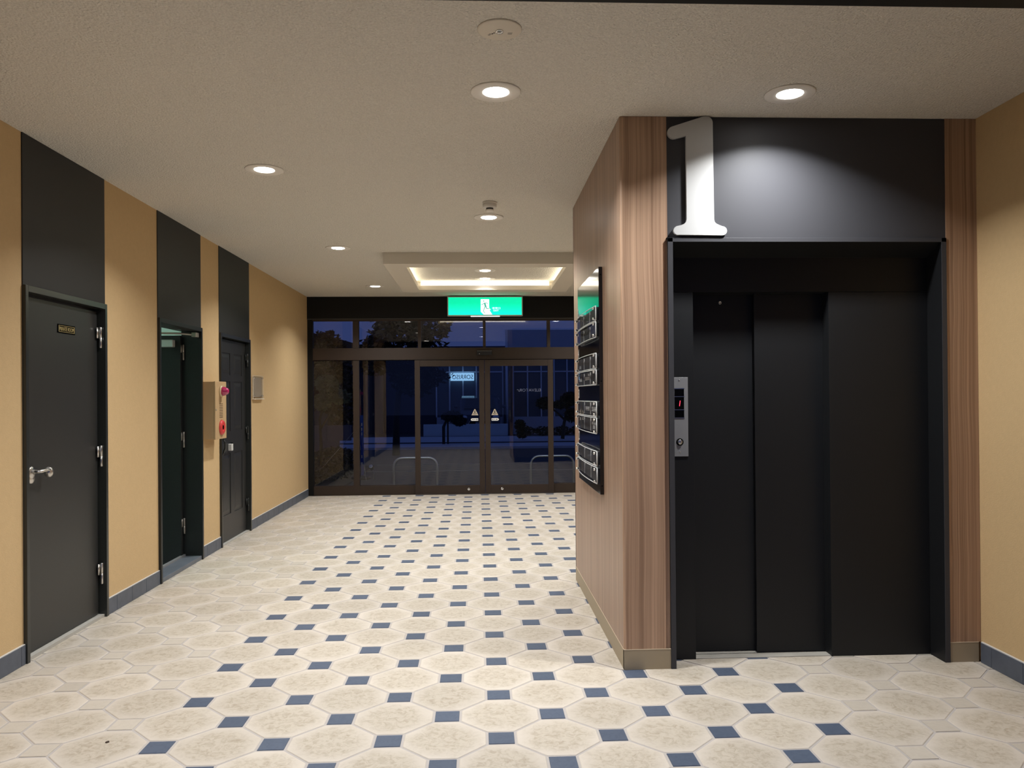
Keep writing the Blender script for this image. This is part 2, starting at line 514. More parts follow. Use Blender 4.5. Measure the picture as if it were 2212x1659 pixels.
# ------------------------------------------------------------------ left wall with three door openings
DOORS = [(4.147, 5.040), (5.855, 6.750), (7.222, 8.157)]
DTOP = 1.970
lst = []
y = YF0 - 0.2
for a, b in DOORS:
    lst.append((XL - 0.15, XL, y, a, 0, H))
    lst.append((XL - 0.15, XL, a, b, DTOP, H))
    y = b
lst.append((XL - 0.15, XL, y, YB + 0.05, 0, H))
o = boxes('wall_left', lst, M_WALL, loc=(XL, 5, 0))
struct(o, 'mustard yellow textured left wall with three black doors', 'wall')
for k, (a, b) in enumerate(DOORS):
    o = box('trim_%d' % (k + 1), XL - 0.001, XL + 0.006, a, b, DTOP, H - 0.0005, M_BLACKP, loc=(XL, (a + b) / 2, DTOP), bev=0.0015)
    struct(o, ['black wall panel above the private room door', 'black wall panel above the half open door',
               'black wall panel above the six panel door'][k], 'wall panel')
o = box('wall_right', XR, XR + 0.15, YF0 - 0.2, YB + 0.05, 0, H, M_WALL, loc=(XR, 5, 0))
struct(o, 'mustard yellow textured right wall beside the elevator', 'wall')

def skirting(name, xw, d, segs, label):
    """slate tiles along a wall; d = direction into the room"""
    r_ = root(name, (xw, (segs[0][0] + segs[-1][1]) / 2, 0), label, 'baseboard', kind='structure')
    for (a, b, j0) in segs:
        js = [a] + sorted(v for v in [j0 + k * 0.223 for k in range(-20, 20)] if a + 0.02 < v < b - 0.02) + [b]
        for u, v in zip(js[:-1], js[1:]):
            x0, x1 = sorted((xw, xw + d * 0.012))
            box('skirting_tile', x0, x1, u + 0.0015, v - 0.0015, 0, 0.100, M_BTILE, r_, bev=0.0015)
        x0, x1 = sorted((xw, xw + d * 0.009))
        boxes('joint_bead', [(x0, x1, a + 0.001, b - 0.001, 0.0, 0.1045)], M_GROUTW, r_)
    return r_
skirting('baseboard_left', XL, 1, [(YF0 - 0.2, 4.147, 4.109), (5.040, 5.855, 5.168), (6.750, 7.222, 7.080), (8.157, YB - 0.075, 8.37)],
         'slate blue tile baseboard along the left wall')
skirting('baseboard_right', XR, -1, [(YF0 - 0.2, YE - 0.012, 3.761)], 'slate blue tile baseboard along the right wall')

# ------------------------------------------------------------------ elevator block
wall_e = root('wall_elevator', (XP, YE, 0), 'walnut laminate clad elevator block with black header panel', 'wall', kind='structure')
FX0, FX1, FT = 0.953, 2.383, 2.155
boxes('core', [(XP + 0.02, FX0, YE + 0.02, YS - 0.02, 0, H), (FX1, XR - 0.001, YE + 0.02, YS - 0.02, 0, H),
               (FX0, FX1, YE + 0.02, YS - 0.02, FT, H), (FX0, FX1, 4.25, YS - 0.02, 0, FT)], M_DARK, wall_e)
box('side_panel', XP, XP + 0.0195, YE + 0.012, YS, 0.1, H - 0.001, M_WOODS, wall_e)
prism('corner_bead', [(XP + 0.012, YE + 0.019, 0.1)] + [(XP + 0.012 - 0.012 * math.cos(a), YE + 0.012 - 0.012 * math.sin(a), 0.1) for a in [R(k) for k in range(0, 91, 15)]] + [(XP + 0.019, YE + 0.012, 0.1)],
      (0, 0, H - 0.101), M_WOODF, wall_e)
prism('front_panel', [(XP + 0.012, YE, 0.1), (0.9285, YE, 0.1), (0.9285, YE, 2.132), (0.9525, YE, 2.160), (0.9525, YE, H - 0.001), (XP + 0.012, YE, H - 0.001)],
      (0, 0.0195, 0), M_WOODF, wall_e)
box('edge_return', 0.9285, 0.9525, YE + 0.008, YE + 0.0195, 0.1, 2.150, M_WOODF, wall_e)
box('front_panel', FX1 + 0.0005, XR - 0.001, YE, YE + 0.0195, 0.1, H - 0.001, M_WOODF, wall_e)
box('header_panel', FX0, FX1, YE + 0.004, YE + 0.0195, FT + 0.001, H - 0.001, M_GLOSSB, wall_e)
box('back_panel', XP, XR - 0.001, YS - 0.019, YS, 0.1, H - 0.001, M_BLACKP, wall_e)
bb = root('baseboard_elevator', (XP, YE, 0), 'khaki vinyl baseboard around the elevator block', 'baseboard', kind='structure')
box('skirting_strip', XP - 0.0005, XP + 0.0195, YE, YS, 0, 0.0985, M_SKIRT, bb)
box('skirting_strip', XP - 0.0005, FX0 - 0.0005, YE - 0.0012, YE + 0.0195, 0, 0.0985, M_SKIRT, bb)
box('skirting_strip', FX1 + 0.0005, XR - 0.013, YE - 0.0012, YE + 0.0195, 0, 0.0985, M_SKIRT, bb)
M_BEAD = mat('cream_edge_bead', (0.62, 0.52, 0.38), 0.5)
boxes('edge_bead', [(XP - 0.0015, FX0 - 0.0005, YE - 0.002, YE + 0.002, 0.0985, 0.1015), (XP - 0.0015, XP + 0.002, YE, YS, 0.0985, 0.1015),
                    (FX1 + 0.0005, XR - 0.013, YE - 0.002, YE + 0.002, 0.0985, 0.1015)], M_BEAD, bb)

el = root('door_4', (1.67, YE, 0), 'black elevator entrance with two sliding door panels in a black steel frame', 'elevator door', kind='structure')
YR = 3.985
bm = bmesh.new()   # frame faces and reveals
add_box(bm, FX0 + 0.0005, 0.979, YE - 0.003, YR, 0, FT)
add_box(bm, 2.357, FX1 - 0.0005, YE - 0.003, YR, 0, FT)
finish(bm, 'jamb', M_ELEV, el)
bm = bmesh.new()
add_poly_prism(bm, [(0.979, YE - 0.003, FT), (0.979, YE - 0.003, 2.134), (0.979, YR, 2.077), (0.979, YR, FT)], (2.357 - 0.979, 0, 0))
bmesh.ops.recalc_face_normals(bm, faces=bm.faces)
finish(bm, 'head_jamb', M_ELEV, el)
boxes('frame_edge', [(FX0 + 0.0005, 0.979, YE - 0.006, YE - 0.0028, 0, FT), (2.357, FX1 - 0.0005, YE - 0.006, YE - 0.0028, 0, FT),
                     (FX0 + 0.0005, FX1 - 0.0005, YE - 0.006, YE - 0.0028, 2.134, FT)], M_GLOSSB, el, bev=0.001)
box('header', 0.979, 2.357, YR, YR + 0.03, 1.900, 2.14, M_ELEV, el)
box('side_panel', 0.979, 1.115, YR, YR + 0.03, 0.0, 1.8985, M_ELEV, el, bev=0.001)
box('side_panel', 1.830, 2.357, YR, YR + 0.03, 0.0, 1.8985, M_ELEV, el, bev=0.001)
boxes('reveal', [(1.085, 1.115, YR + 0.03, 4.12, 0, 1.90), (1.830, 1.86, YR + 0.03, 4.12, 0, 1.90), (1.085, 1.86, YR + 0.03, 4.12, 1.90, 1.93)], M_ELEV, el)
d1_ = box('door_panel', 1.10, 1.490, 4.092, 4.115, 0.006, 1.93, M_ELEV, el, bev=0.001)
d2_ = box('door_panel', 1.462, 1.850, 4.060, 4.083, 0.006, 1.93, M_ELEV, el, bev=0.001)
lathe('key_hole', (1.290, 4.0915, 1.857), (0, -1, 0), [(0.0085, 0), (0.0085, 0.003), (0.0045, 0.003), (0.0045, 0.001)], M_STEEL, d1_)
box('sill', 1.115, 1.830, YR + 0.008, 4.13, -0.004, 0.002, mat('worn_aluminium_sill', (0.40, 0.375, 0.33), 0.6, metal=0.1, var=0.25), el)
boxes('sill_groove', [(1.115, 1.830, 4.050, 4.056, 0.0015, 0.0045), (1.115, 1.830, 4.086, 4.090, 0.0015, 0.0045)], M_STEEL, el)
box('car_wall', 1.0, 1.95, 4.13, 4.15, 0, 2.0, M_DARK, el)

# hall call panel
cp = root('call_panel', (1.046, YR, 1.05), 'steel elevator call panel with red floor display and round button', 'call panel')
plate = box('plate', 1.0085, 1.0835, YR - 0.005, YR - 0.0002, 1.0500, 1.4590, M_PANEL, cp, bev=0.001)
dsp = box('display_window', 1.0135, 1.0625, YR - 0.0062, YR - 0.0048, 1.2490, 1.4000, mat('display_black', (0.002, 0.002, 0.002), 0.3, spec=0.1), cp)
for za, zb in ((1.3985, 1.4025), (1.3575, 1.3605), (1.2895, 1.2925), (1.2475, 1.2510)):
    box('display_bar', 1.0115, 1.0645, YR - 0.0072, YR - 0.0048, za, zb, M_STEEL, cp)
prism('floor_digit', [(1.0365, YR - 0.0063, 1.310), (1.0400, YR - 0.0063, 1.310), (1.0440, YR - 0.0063, 1.338), (1.0405, YR - 0.0063, 1.338)], (0, -0.0006, 0),
      mat('red_segment', (0.6, 0.02, 0.05), 0.5, emit=(1.0, 0.05, 0.10), es=1.6), cp)
bt = lathe('button', (1.0390, YR - 0.0048, 1.1245), (0, -1, 0), [(0.0190, 0), (0.0190, 0.0012), (0.0125, 0.0012)], M_DARK, cp)
lathe('button_cap', (1.0390, YR - 0.0055, 1.1245), (0, -1, 0), [(0.0125, 0), (0.0125, 0.005), (0.0105, 0.0065)], M_STEEL, bt)
prism('arrow_mark', [(1.0355, YR - 0.0121, 1.1215), (1.0425, YR - 0.0121, 1.1215), (1.0390, YR - 0.0121, 1.1290)], (0, -0.0003, 0), mat('grey_print', (0.15, 0.15, 0.15), 0.5), bt)
for zz in (1.4440, 1.0740):
    lathe('screw', (1.0385, YR - 0.0048, zz), (0, -1, 0), [(0.0042, 0), (0.0042, 0.001), (0.0030, 0.002)], M_CHROME, cp, n=12)

# big floor number
def outline_1():
    k, kz = 0.000746, 0.000717
    f = lambda zx, zy: (0.954 + (zx - 703) * k, 2.168 + (868 - zy) * kz)
    pts = []
    def arc(cx, cy, r, a0, a1, n=7):
        for i in range(n + 1):
            a = R(a0 + (a1 - a0) * i / n)
            pts.append(f(cx + r * math.cos(a), cy - r * math.sin(a)))
    # clockwise from the flag tip (zoom pixels, y down)
    arc(747, 155, 43, 285, 105, 9)            # left tip
    pts.append(f(945, 43))
    arc(968, 84, 43, 110, 0, 7)               # top right corner
    pts.append(f(1015, 760))
    for zx, zy in ((1019, 778), (1030, 790), (1048, 799), (1070, 808)): pts.append(f(zx, zy))
    arc(1070, 840, 32, 70, -90, 7)
    pts.append(f(772, 868))
    arc(772, 838, 32, 270, 110, 7)
    for zx, zy in ((792, 801), (812, 792), (824, 779), (829, 760)): pts.append(f(zx, zy))
    pts.append(f(828, 178))
    return pts
o1 = outline_1()
sg = root('floor_number', (1.10, YE, 2.168), 'large white cut-out numeral one above the elevator door', 'number sign')
bm = bmesh.new()
add_poly_prism(bm, [(x, YE - 0.014, z) for x, z in o1], (0, 0.017, 0))
bmesh.ops.recalc_face_normals(bm, faces=bm.faces)
finish(bm, 'numeral', M_WHITE, sg)

# ------------------------------------------------------------------ directory board on the shaft side
db = root('directory_board', (XP, 4.89, 0.80), 'tall black tenant directory board with clear acrylic plates on the walnut wall', 'directory board')
BX = XP - 0.022
M_BOARD = mat('gloss_black_board', (0.006, 0.006, 0.007), 0.10, spec=0.6)
box('back_plate', BX, XP - 0.0005, 4.430, 5.362, 0.800, 2.106, M_BOARD, db, bev=0.0015)
M_EDGE = mat('white_acrylic_edge', (0.80, 0.82, 0.82), 0.25)  # plain white colour along the clear plate edges, no emission
M_SLOT = mat('board_name_slip', (0.040, 0.042, 0.050), 0.45)
rows = [(1.884, 1.800), (1.793, 1.704), (1.612, 1.524), (1.516, 1.430), (1.332, 1.247), (1.239, 1.147), (1.046, 0.962), (0.952, 0.860)]
def bow(t): return 0.012 + 0.015 * (1 - (2 * t - 1) ** 2)        # acrylic plates bow off the board
for ri, (zt, zb) in enumerate(rows):
    y0, y1 = 4.452, 5.300
    n = 12
    bm = bmesh.new()
    for side in (0, 1):
        pass
    outer = [(BX - bow(t / n) - 0.004, y0 + (y1 - y0) * t / n) for t in range(n + 1)]
    inner = [(BX - bow(t / n), y0 + (y1 - y0) * t / n) for t in range(n + 1)]
    rings = []
    for (xo, yy), (xi, _) in zip(outer, inner):
        rings.append([Vector((xo, yy, zb)), Vector((xo, yy, zt)), Vector((xi, yy, zt)), Vector((xi, yy, zb))])
    add_ring_surface(bm, rings)
    pl = finish(bm, 'acrylic_plate', M_ACRYL, db)
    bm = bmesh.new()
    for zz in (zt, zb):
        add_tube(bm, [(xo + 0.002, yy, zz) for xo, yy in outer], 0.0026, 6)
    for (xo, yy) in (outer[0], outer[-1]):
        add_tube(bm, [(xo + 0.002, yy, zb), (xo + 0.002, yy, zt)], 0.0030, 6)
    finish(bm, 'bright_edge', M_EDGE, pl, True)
    for yy in (y0 + 0.022, y1 - 0.022):
        for zz in (zt - 0.012, zb + 0.012):
            lathe('standoff', (BX, yy, zz), (-1, 0, 0), [(0.005, 0), (0.005, 0.016), (0.0075, 0.0165), (0.0075, 0.030), (0.005, 0.032)], M_CHROME, pl, n=10)
    # three name slips per plate with their thin white divider
    for c in range(3):
        ya = y0 + 0.012 + c * (y1 - y0 - 0.024) / 3
        yb = ya + (y1 - y0 - 0.024) / 3
        xs = BX - 0.006
        box('name_slip', xs, BX - 0.0003, ya + 0.004, yb - 0.004, zb + 0.004, zt - 0.004, M_SLOT, pl)
        if c < 2:
            box('divider', xs - 0.003, xs - 0.0005, yb - 0.0015, yb + 0.0015, zb + 0.006, zt - 0.006, M_WHITEMARK, pl)
            box('slip_number', xs - 0.0012, xs - 0.0004, yb - 0.020, yb - 0.006, zt - 0.024, zt - 0.008, M_WHITEMARK, pl)
marks = [(4, 0, 0.32, 0.62, .20, .85), (4, 1, .32, .60, .2, .85), (5, 0, .52, .68, .15, .85), (5, 0, .24, .46, .35, .70),
         (3, 1, .40, .62, .15, .85), (3, 1, .70, .84, .15, .40), (3, 2, .35, .58, .4, .9), (2, 2, .25, .45, .55, .9)]
for ri, c, f0, f1, g0, g1 in marks:
    zt, zb = rows[ri]; y0, y1 = 4.452, 5.300
    ya = y0 + 0.012 + c * (y1 - y0 - 0.024) / 3; wd = (y1 - y0 - 0.024) / 3
    k = max(2, int((g1 - g0) * wd / 0.030))
    lst = []
    for q in range(k):
        a = ya + wd * (g0 + (g1 - g0) * q / k); b_ = a + wd * (g1 - g0) / k * 0.78
        z0, z1 = zb + (zt - zb) * f0, zb + (zt - zb) * f1; h3 = (z1 - z0)
        lst += [(BX - 0.0072, BX - 0.0064, a, b_, z0, z0 + h3 * .2), (BX - 0.0072, BX - 0.0064, a, b_, z0 + h3 * .42, z0 + h3 * .6),
                (BX - 0.0072, BX - 0.0064, a, b_, z1 - h3 * .18, z1), (BX - 0.0072, BX - 0.0064, a + (b_ - a) * .3, a + (b_ - a) * .5, z0, z1)]
    boxes('tenant_lettering', lst, M_WHITEMARK, db)
for zc, s in ((1.655, '4'), (1.38, '3'), (1.095, '2'), (1.93, '5')):
    text_obj('storey_digit', s, (BX - 0.0006, 5.350, zc - 0.03), (0, -1, 0), (0, 0, 1), 0.030, 0.060, M_WHITEMARK, db)
for zz in (2.06, 0.85, 1.45):
    lathe('side_screw', (XP - 0.011, 4.4302, zz), (0, -1, 0), [(0.004, 0), (0.004, 0.001), (0.002, 0.0015)], M_DARK, db, n=10)

# ------------------------------------------------------------------ left doors
M_FRAME = mat('black_steel_frame', (0.022, 0.024, 0.022), 0.28)
def door_frame(r_, a, b, M_FRAME=M_FRAME):
    fw, pr = 0.027, 0.020
    x0, x1 = XL - 0.150, XL + pr
    box('jamb', x0, x1, a + 0.0005, a + fw, 0, DTOP - 0.0005, M_FRAME, r_, bev=0.0015)
    box('jamb', x0, x1, b - fw, b - 0.0005, 0, DTOP - 0.0005, M_FRAME, r_, bev=0.0015)
    box('head_jamb', x0, x1, a + fw, b - fw, DTOP - 0.034, DTOP - 0.0005, M_FRAME, r_, bev=0.0015)
    return fw
def hinge(r_, x, y, zc, mt, h=0.132, vertical=0.0):
    bm = bmesh.new()
    add_lathe(bm, (x, y, zc - h / 2), (0, 0, 1), [(0.006, 0), (0.0085, 0.003), (0.0085, h * .5 - .001), (0.0072, h * .5), (0.0085, h * .5 + .001), (0.0085, h - 0.003), (0.006, h)], 12)
    add_box(bm, x - 0.012, x - 0.006, y - 0.030, y - 0.002, zc - 0.005, zc + h / 2 - 0.004)
    return finish(bm, 'hinge', mt, r_, True)

# door 1: private room
a, b = DOORS[0]
dr = root('door_1', (XL, (a + b) / 2, 0), 'closed flat black door with private room plate and steel lever', 'door', kind='structure')
fw = door_frame(dr, a, b)
LX = XL - 0.028
leaf = box('leaf', LX - 0.04, LX, a + fw + 0.002, b - fw - 0.010, 0.022, DTOP - 0.050, M_BLACK, dr, bev=0.002)
box('head_stop', XL - 0.06, XL - 0.045, a + fw, b - fw, DTOP - 0.060, DTOP - 0.034, M_FRAME, dr)
box('back_stop', XL - 0.15, XL - 0.075, a + fw, b - fw, 0.0, DTOP - 0.034, M_DARK, dr)
box('sill', XL - 0.15, XL + 0.004, a + fw, b - fw, 0, 0.018, mat('dusty_sill', (0.40, 0.38, 0.34), 0.8, var=0.15), dr)
for zc in (1.757, 1.012, 0.275): hinge(dr, XL - 0.006, b - fw - 0.010, zc, M_STEEL)
np_ = box('name_plate', LX, LX + 0.004, 4.540, 4.730, 1.752, 1.802, M_DARK, dr, bev=0.0006)
px = LX + 0.0042
boxes('plate_border', [(px - 0.0004, px + 0.0006, 4.548, 4.722, 1.7935, 1.7955), (px - 0.0004, px + 0.0006, 4.548, 4.722, 1.7585, 1.7605),
                       (px - 0.0004, px + 0.0006, 4.548, 4.5515, 1.7585, 1.7955), (px - 0.0004, px + 0.0006, 4.7185, 4.722, 1.7585, 1.7955)], M_GOLD, np_)
text_obj('lettering', 'PRIVATE ROOM', (px, 4.556, 1.7655), (0, 1, 0), (0, 0, 1), 0.158, 0.0225, M_GOLD, np_, 0.0006)
hd = lathe('lever_handle', (LX, 4.268, 0.980), (1, 0, 0), [(0.033, 0), (0.033, 0.006), (0.029, 0.010)], M_STEEL, dr, sx=0.95, sy=1.0)
lathe('lock_rose', (LX, 4.268, 0.952), (1, 0, 0), [(0.031, 0), (0.031, 0.005), (0.027, 0.008)], M_STEEL, hd)
bm = bmesh.new()
add_tube(bm, [(LX + 0.008, 4.268, 0.985), (LX + 0.040, 4.268, 0.985), (LX + 0.052, 4.276, 0.986), (LX + 0.056, 4.300, 0.989), (LX + 0.055, 4.340, 0.990), (LX + 0.048, 4.368, 0.986)],
         [0.011, 0.0095, 0.009, 0.0085, 0.009, 0.011], 10)
finish(bm, 'lever', M_STEEL, hd, True)
lathe('lever_end', (LX + 0.030, 4.366, 0.974), (1, -0.15, 0), [(0.006, -0.006), (0.020, 0), (0.025, 0.010), (0.022, 0.026), (0.008, 0.034)], M_STEEL, hd, sx=0.9, sy=1.2)

# door 2: open inwards, service room behind
a, b = DOORS[1]
dr = root('door_2', (XL, (a + b) / 2, 0), 'black steel door standing open into a lit service room', 'door', kind='structure')
fw = door_frame(dr, a, b, mat('black_frame_shaded', (0.008, 0.009, 0.009), 0.40))  # same frame in a deeper black, shade put into the colour
HX, HY = XL - 0.135, b - fw
leaf = box('leaf', HX - 0.83, HX - 0.004, HY - 0.052, HY - 0.012, -0.030, 1.900, mat('black_leaf_shaded', (0.009, 0.010, 0.010), 0.45), dr, bev=0.002)  # leaf darkened in its paint to stand for the shade here
M_DHINGE = mat('dull_hinge', (0.30, 0.28, 0.25), 0.4, metal=0.8)
for zc in (1.760, 1.020, 0.290): hinge(dr, HX + 0.006, HY - 0.016, zc, M_DHINGE)
cl = box('door_closer', HX - 0.33, HX - 0.045, HY - 0.110, HY - 0.053, 1.800, 1.862, mat('silver_closer', (0.60, 0.62, 0.60), 0.35, metal=0.5), leaf, bev=0.006)
lathe('closer_knob', (HX - 0.27, HY - 0.080, 1.800), (0, 0, -1), [(0.020, 0), (0.020, 0.018), (0.015, 0.022)], M_PANEL, leaf)
bm = bmesh.new()
add_tube(bm, [(HX - 0.27, HY - 0.082, 1.862), (HX - 0.27, HY - 0.082, 1.880), (HX - 0.16, HY - 0.17, 1.905)], [0.009, 0.008, 0.008], 8)
add_tube(bm, [(HX - 0.16, HY - 0.17, 1.912), (HX + 0.02, HY - 0.10, 1.912), (HX + 0.118, HY - 0.045, 1.905)], [0.008, 0.009, 0.010], 8)
add_box(bm, HX + 0.095, HX + 0.135, HY - 0.075, HY - 0.005, 1.885, 1.925, 0.004)
finish(bm, 'closer_arm', mat('worn_closer_arm', (0.52, 0.46, 0.38), 0.35, metal=0.8), leaf)
sl = box('sill', XL - 0.1495, XL + 0.010, a + fw, b - fw, 0.0, 0.034, mat('blue_grey_sill', (0.115, 0.13, 0.155), 0.4, var=0.25), dr, bev=0.003)
boxes('sill_track', [(XL - 0.150, XL - 0.125, a + fw, b - fw, 0.034, 0.048)], M_PANEL, dr)
# service room shell behind the opening
sr = root('wall_service', (XL - 1.2, 6.3, 0), 'pale service room seen through the open door', 'wall', kind='structure')
M_SRW = mat('pale_green_plaster', (0.62, 0.72, 0.66), 0.8)
bx0, bx1, by0, by1 = XL - 2.3, XL - 0.151, 4.9, 8.6
boxes('room_walls', [(bx0 - 0.1, bx0, by0, by1, -0.08, 2.5), (bx0, bx1, by0 - 0.1, by0, -0.08, 2.5), (bx0, bx1, by1, by1 + 0.1, -0.08, 2.5)], M_SRW, sr)
box('room_ceiling', bx0 - 0.1, bx1, by0 - 0.1, by1 + 0.1, 2.5, 2.6, M_SRW, sr)
box('room_floor', bx0 - 0.1, bx1, by0 - 0.1, by1 + 0.1, -0.18, -0.08, mat('blue_grey_vinyl', (0.45, 0.50, 0.54), 0.5), sr)
tl = box('tube_light', XL - 1.6, XL - 1.5, 5.3, 8.2, 2.44, 2.49, mat('cool_tube', (1, 1, 1), 0.5, emit=(0.75, 1.0, 0.92), es=11.0), None, loc=(XL - 1.55, 6.7, 2.49))
tag(tl, 'cool white tube light in the service room behind the open door', 'lamp')

# door 3: six panel
a, b = DOORS[2]
dr = root('door_3', (XL, (a + b) / 2, 0), 'closed black six panel door behind the fire alarm box', 'door', kind='structure')
fw = door_frame(dr, a, b)
y0, y1, z0, z1 = a + fw + 0.002, b - fw - 0.010, 0.012, DTOP - 0.045
leaf = box('leaf', LX - 0.045, LX - 0.006, y0, y1, z0, z1, M_BLACK, dr)
box('back_stop', XL - 0.15, XL - 0.080, a + fw, b - fw, 0.0, DTOP - 0.034, M_DARK, dr)
ym = (y0 + y1) / 2
zs = [(1.590, 1.800), (1.050, 1.530), (0.260, 0.840)]
ra = []
for (u, v) in ((y0, y0 + 0.12), (ym - 0.055, ym + 0.055), (y1 - 0.12, y1)): ra.append((LX - 0.0059, LX, u, v, z0, z1))
cuts = [(z0, zs[2][0]), (zs[2][1], zs[1][0]), (zs[1][1], zs[0][0]), (zs[0][1], z1)]
for (u, v) in ((y0 + 0.12, ym - 0.055), (ym + 0.055, y1 - 0.12)):
    for (c, d) in cuts: ra.append((LX - 0.0059, LX, u, v, c, d))
boxes('stile_and_rail', ra, M_BLACK, leaf)
for (u, v) in ((y0 + 0.12, ym - 0.055), (ym + 0.055, y1 - 0.12)):
    for (c, d) in zs:
        bm = bmesh.new()
        rr = [[Vector((LX - 0.0058, u + k, c + k)), Vector((LX - 0.0058, v - k, c + k)), Vector((LX - 0.0058, v - k, d - k)), Vector((LX - 0.0058, u + k, d - k))] for k in (0.0,)]
        r2_ = [Vector((LX - 0.020, u + 0.022, c + 0.022)), Vector((LX - 0.020, v - 0.022, c + 0.022)), Vector((LX - 0.020, v - 0.022, d - 0.022)), Vector((LX - 0.020, u + 0.022, d - 0.022))]
        i1 = [Vector((LX - 0.0058, u + 0.018, c + 0.018)), Vector((LX - 0.0058, v - 0.018, c + 0.018)), Vector((LX - 0.0058, v - 0.018, d - 0.018)), Vector((LX - 0.0058, u + 0.018, d - 0.018))]
        i2 = [Vector((LX - 0.001, u + 0.045, c + 0.045)), Vector((LX - 0.001, v - 0.045, c + 0.045)), Vector((LX - 0.001, v - 0.045, d - 0.045)), Vector((LX - 0.001, u + 0.045, d - 0.045))]
        va = [bm.verts.new(p) for p in i1]; vb = [bm.verts.new(p) for p in i2]
        for i in range(4): bm.faces.new((va[i], va[(i + 1) % 4], vb[(i + 1) % 4], vb[i]))
        bm.faces.new(vb); bm.faces.new(list(reversed(va)))
        bmesh.ops.recalc_face_normals(bm, faces=bm.faces)
        finish(bm, 'raised_panel', M_BLACK, leaf)
for zc in (1.757, 1.012, 0.275): hinge(dr, XL - 0.006, b - fw - 0.008, zc, M_FRAME)
box('sill', XL - 0.15, XL + 0.003, a + fw, b - fw, 0, 0.010, mat('dusty_sill', (0.4, 0.38, 0.34), 0.8), dr)
hd = box('thumb_latch_plate', LX, LX + 0.006, y0 + 0.045, y0 + 0.090, 0.80, 1.06, M_FRAME, dr, bev=0.002)
tube('pull_handle', [(LX + 0.006, y0 + 0.068, 0.985), (LX + 0.030, y0 + 0.068, 0.985), (LX + 0.048, y0 + 0.068, 0.960), (LX + 0.046, y0 + 0.068, 0.900), (LX + 0.024, y0 + 0.068, 0.840), (LX + 0.006, y0 + 0.068, 0.815)],
     [0.009, 0.008, 0.008, 0.008, 0.007, 0.007], M_FRAME, hd, 10)
box('thumb_piece', LX + 0.006, LX + 0.055, y0 + 0.055, y0 + 0.080, 1.000, 1.010, M_FRAME, hd, bev=0.002)
box('key_box', LX + 0.001, LX + 0.035, ym - 0.135, ym - 0.085, 0.865, 0.930, mat('light_grey_plastic', (0.60, 0.59, 0.56), 0.5), dr, bev=0.003)
box('key_box_back', LX + 0.0005, LX + 0.010, ym - 0.085, ym - 0.015, 0.868, 0.935, M_DARK, dr)

# ------------------------------------------------------------------ fire alarm box and notice plate
ab = root('fire_alarm_box', (XL, 6.945, 1.015), 'tan fire alarm cabinet with red lamp dome and red push station', 'fire alarm')
AX = XL + 0.106
box('cabinet', XL + 0.0005, AX - 0.012, 6.800, 7.088, 1.015, 1.512, M_TANBOX, ab, bev=0.002)
cv = box('cover', AX - 0.0115, AX, 6.797, 7.091, 1.012, 1.515, M_TANBOX, ab, bev=0.002)
bs = lathe('lamp_base', (AX, 6.945, 1.430), (1, 0, 0), [(0.050, 0), (0.048, 0.012), (0.044, 0.014)], mat('cream_plastic', (0.62, 0.50, 0.33), 0.4), ab)
lathe('lamp_dome', (AX + 0.0142, 6.945, 1.430), (1, 0, 0), [(0.041, 0), (0.040, 0.012), (0.033, 0.032), (0.026, 0.046), (0.016, 0.054), (0.004, 0.057)], M_MAGENTA, bs)
prism('name_tail', [(AX + 0.0005, 6.925, 1.385), (AX + 0.0005, 6.965, 1.385), (AX + 0.0005, 6.945, 1.335)], (0.004, 0, 0), M_TANBOX, ab)
boxes('speaker_slot', [(AX, AX + 0.0012, 6.903, 6.992, z_, z_ + 0.0055) for z_ in [1.200 + 0.0145 * k for k in range(9)]], mat('slot_brown', (0.10, 0.06, 0.03), 0.8), ab)
st = lathe('push_station', (AX, 6.955, 1.112), (1, 0, 0), [(0.066, 0), (0.066, 0.006), (0.060, 0.016), (0.044, 0.022), (0.028, 0.018), (0.020, 0.013)], M_RED, ab, n=32)
lathe('push_button', (AX + 0.0128, 6.955, 1.112), (1, 0, 0), [(0.0195, 0), (0.0195, 0.003), (0.015, 0.004)], M_DARK, st)
lathe('cover_lock', (AX, 6.815, 1.268), (1, 0, 0), [(0.008, 0), (0.008, 0.003), (0.005, 0.005)], M_DHINGE, ab, n=12)

npl = root('notice_plate', (XL, 8.435, 1.355), 'clear acrylic notice holder on the mustard wall beyond the six panel door', 'notice holder')
box('back_sheet', XL + 0.0005, XL + 0.008, 8.262, 8.600, 1.375, 1.588, mat('grey_insert', (0.40, 0.32, 0.23), 0.55), npl)
box('front_sheet', XL + 0.012, XL + 0.016, 8.245, 8.615, 1.360, 1.602, M_ACRYL, npl)
boxes('bright_edge', [(XL + 0.011, XL + 0.017, 8.245, 8.615, 1.600, 1.604), (XL + 0.011, XL + 0.017, 8.243, 8.247, 1.360, 1.602),
                      (XL + 0.011, XL + 0.017, 8.613, 8.617, 1.360, 1.602), (XL + 0.002, XL + 0.030, 8.245, 8.615, 1.352, 1.362)], mat('pale_acrylic_edge', (0.75, 0.66, 0.52), 0.3), npl)
for yy in (8.275, 8.585):
    for zz in (1.390, 1.580):
        lathe('standoff', (XL + 0.001, yy, zz), (1, 0, 0), [(0.006, 0), (0.006, 0.015), (0.010, 0.0155), (0.010, 0.022), (0.007, 0.024)], M_CHROME, npl, n=12)

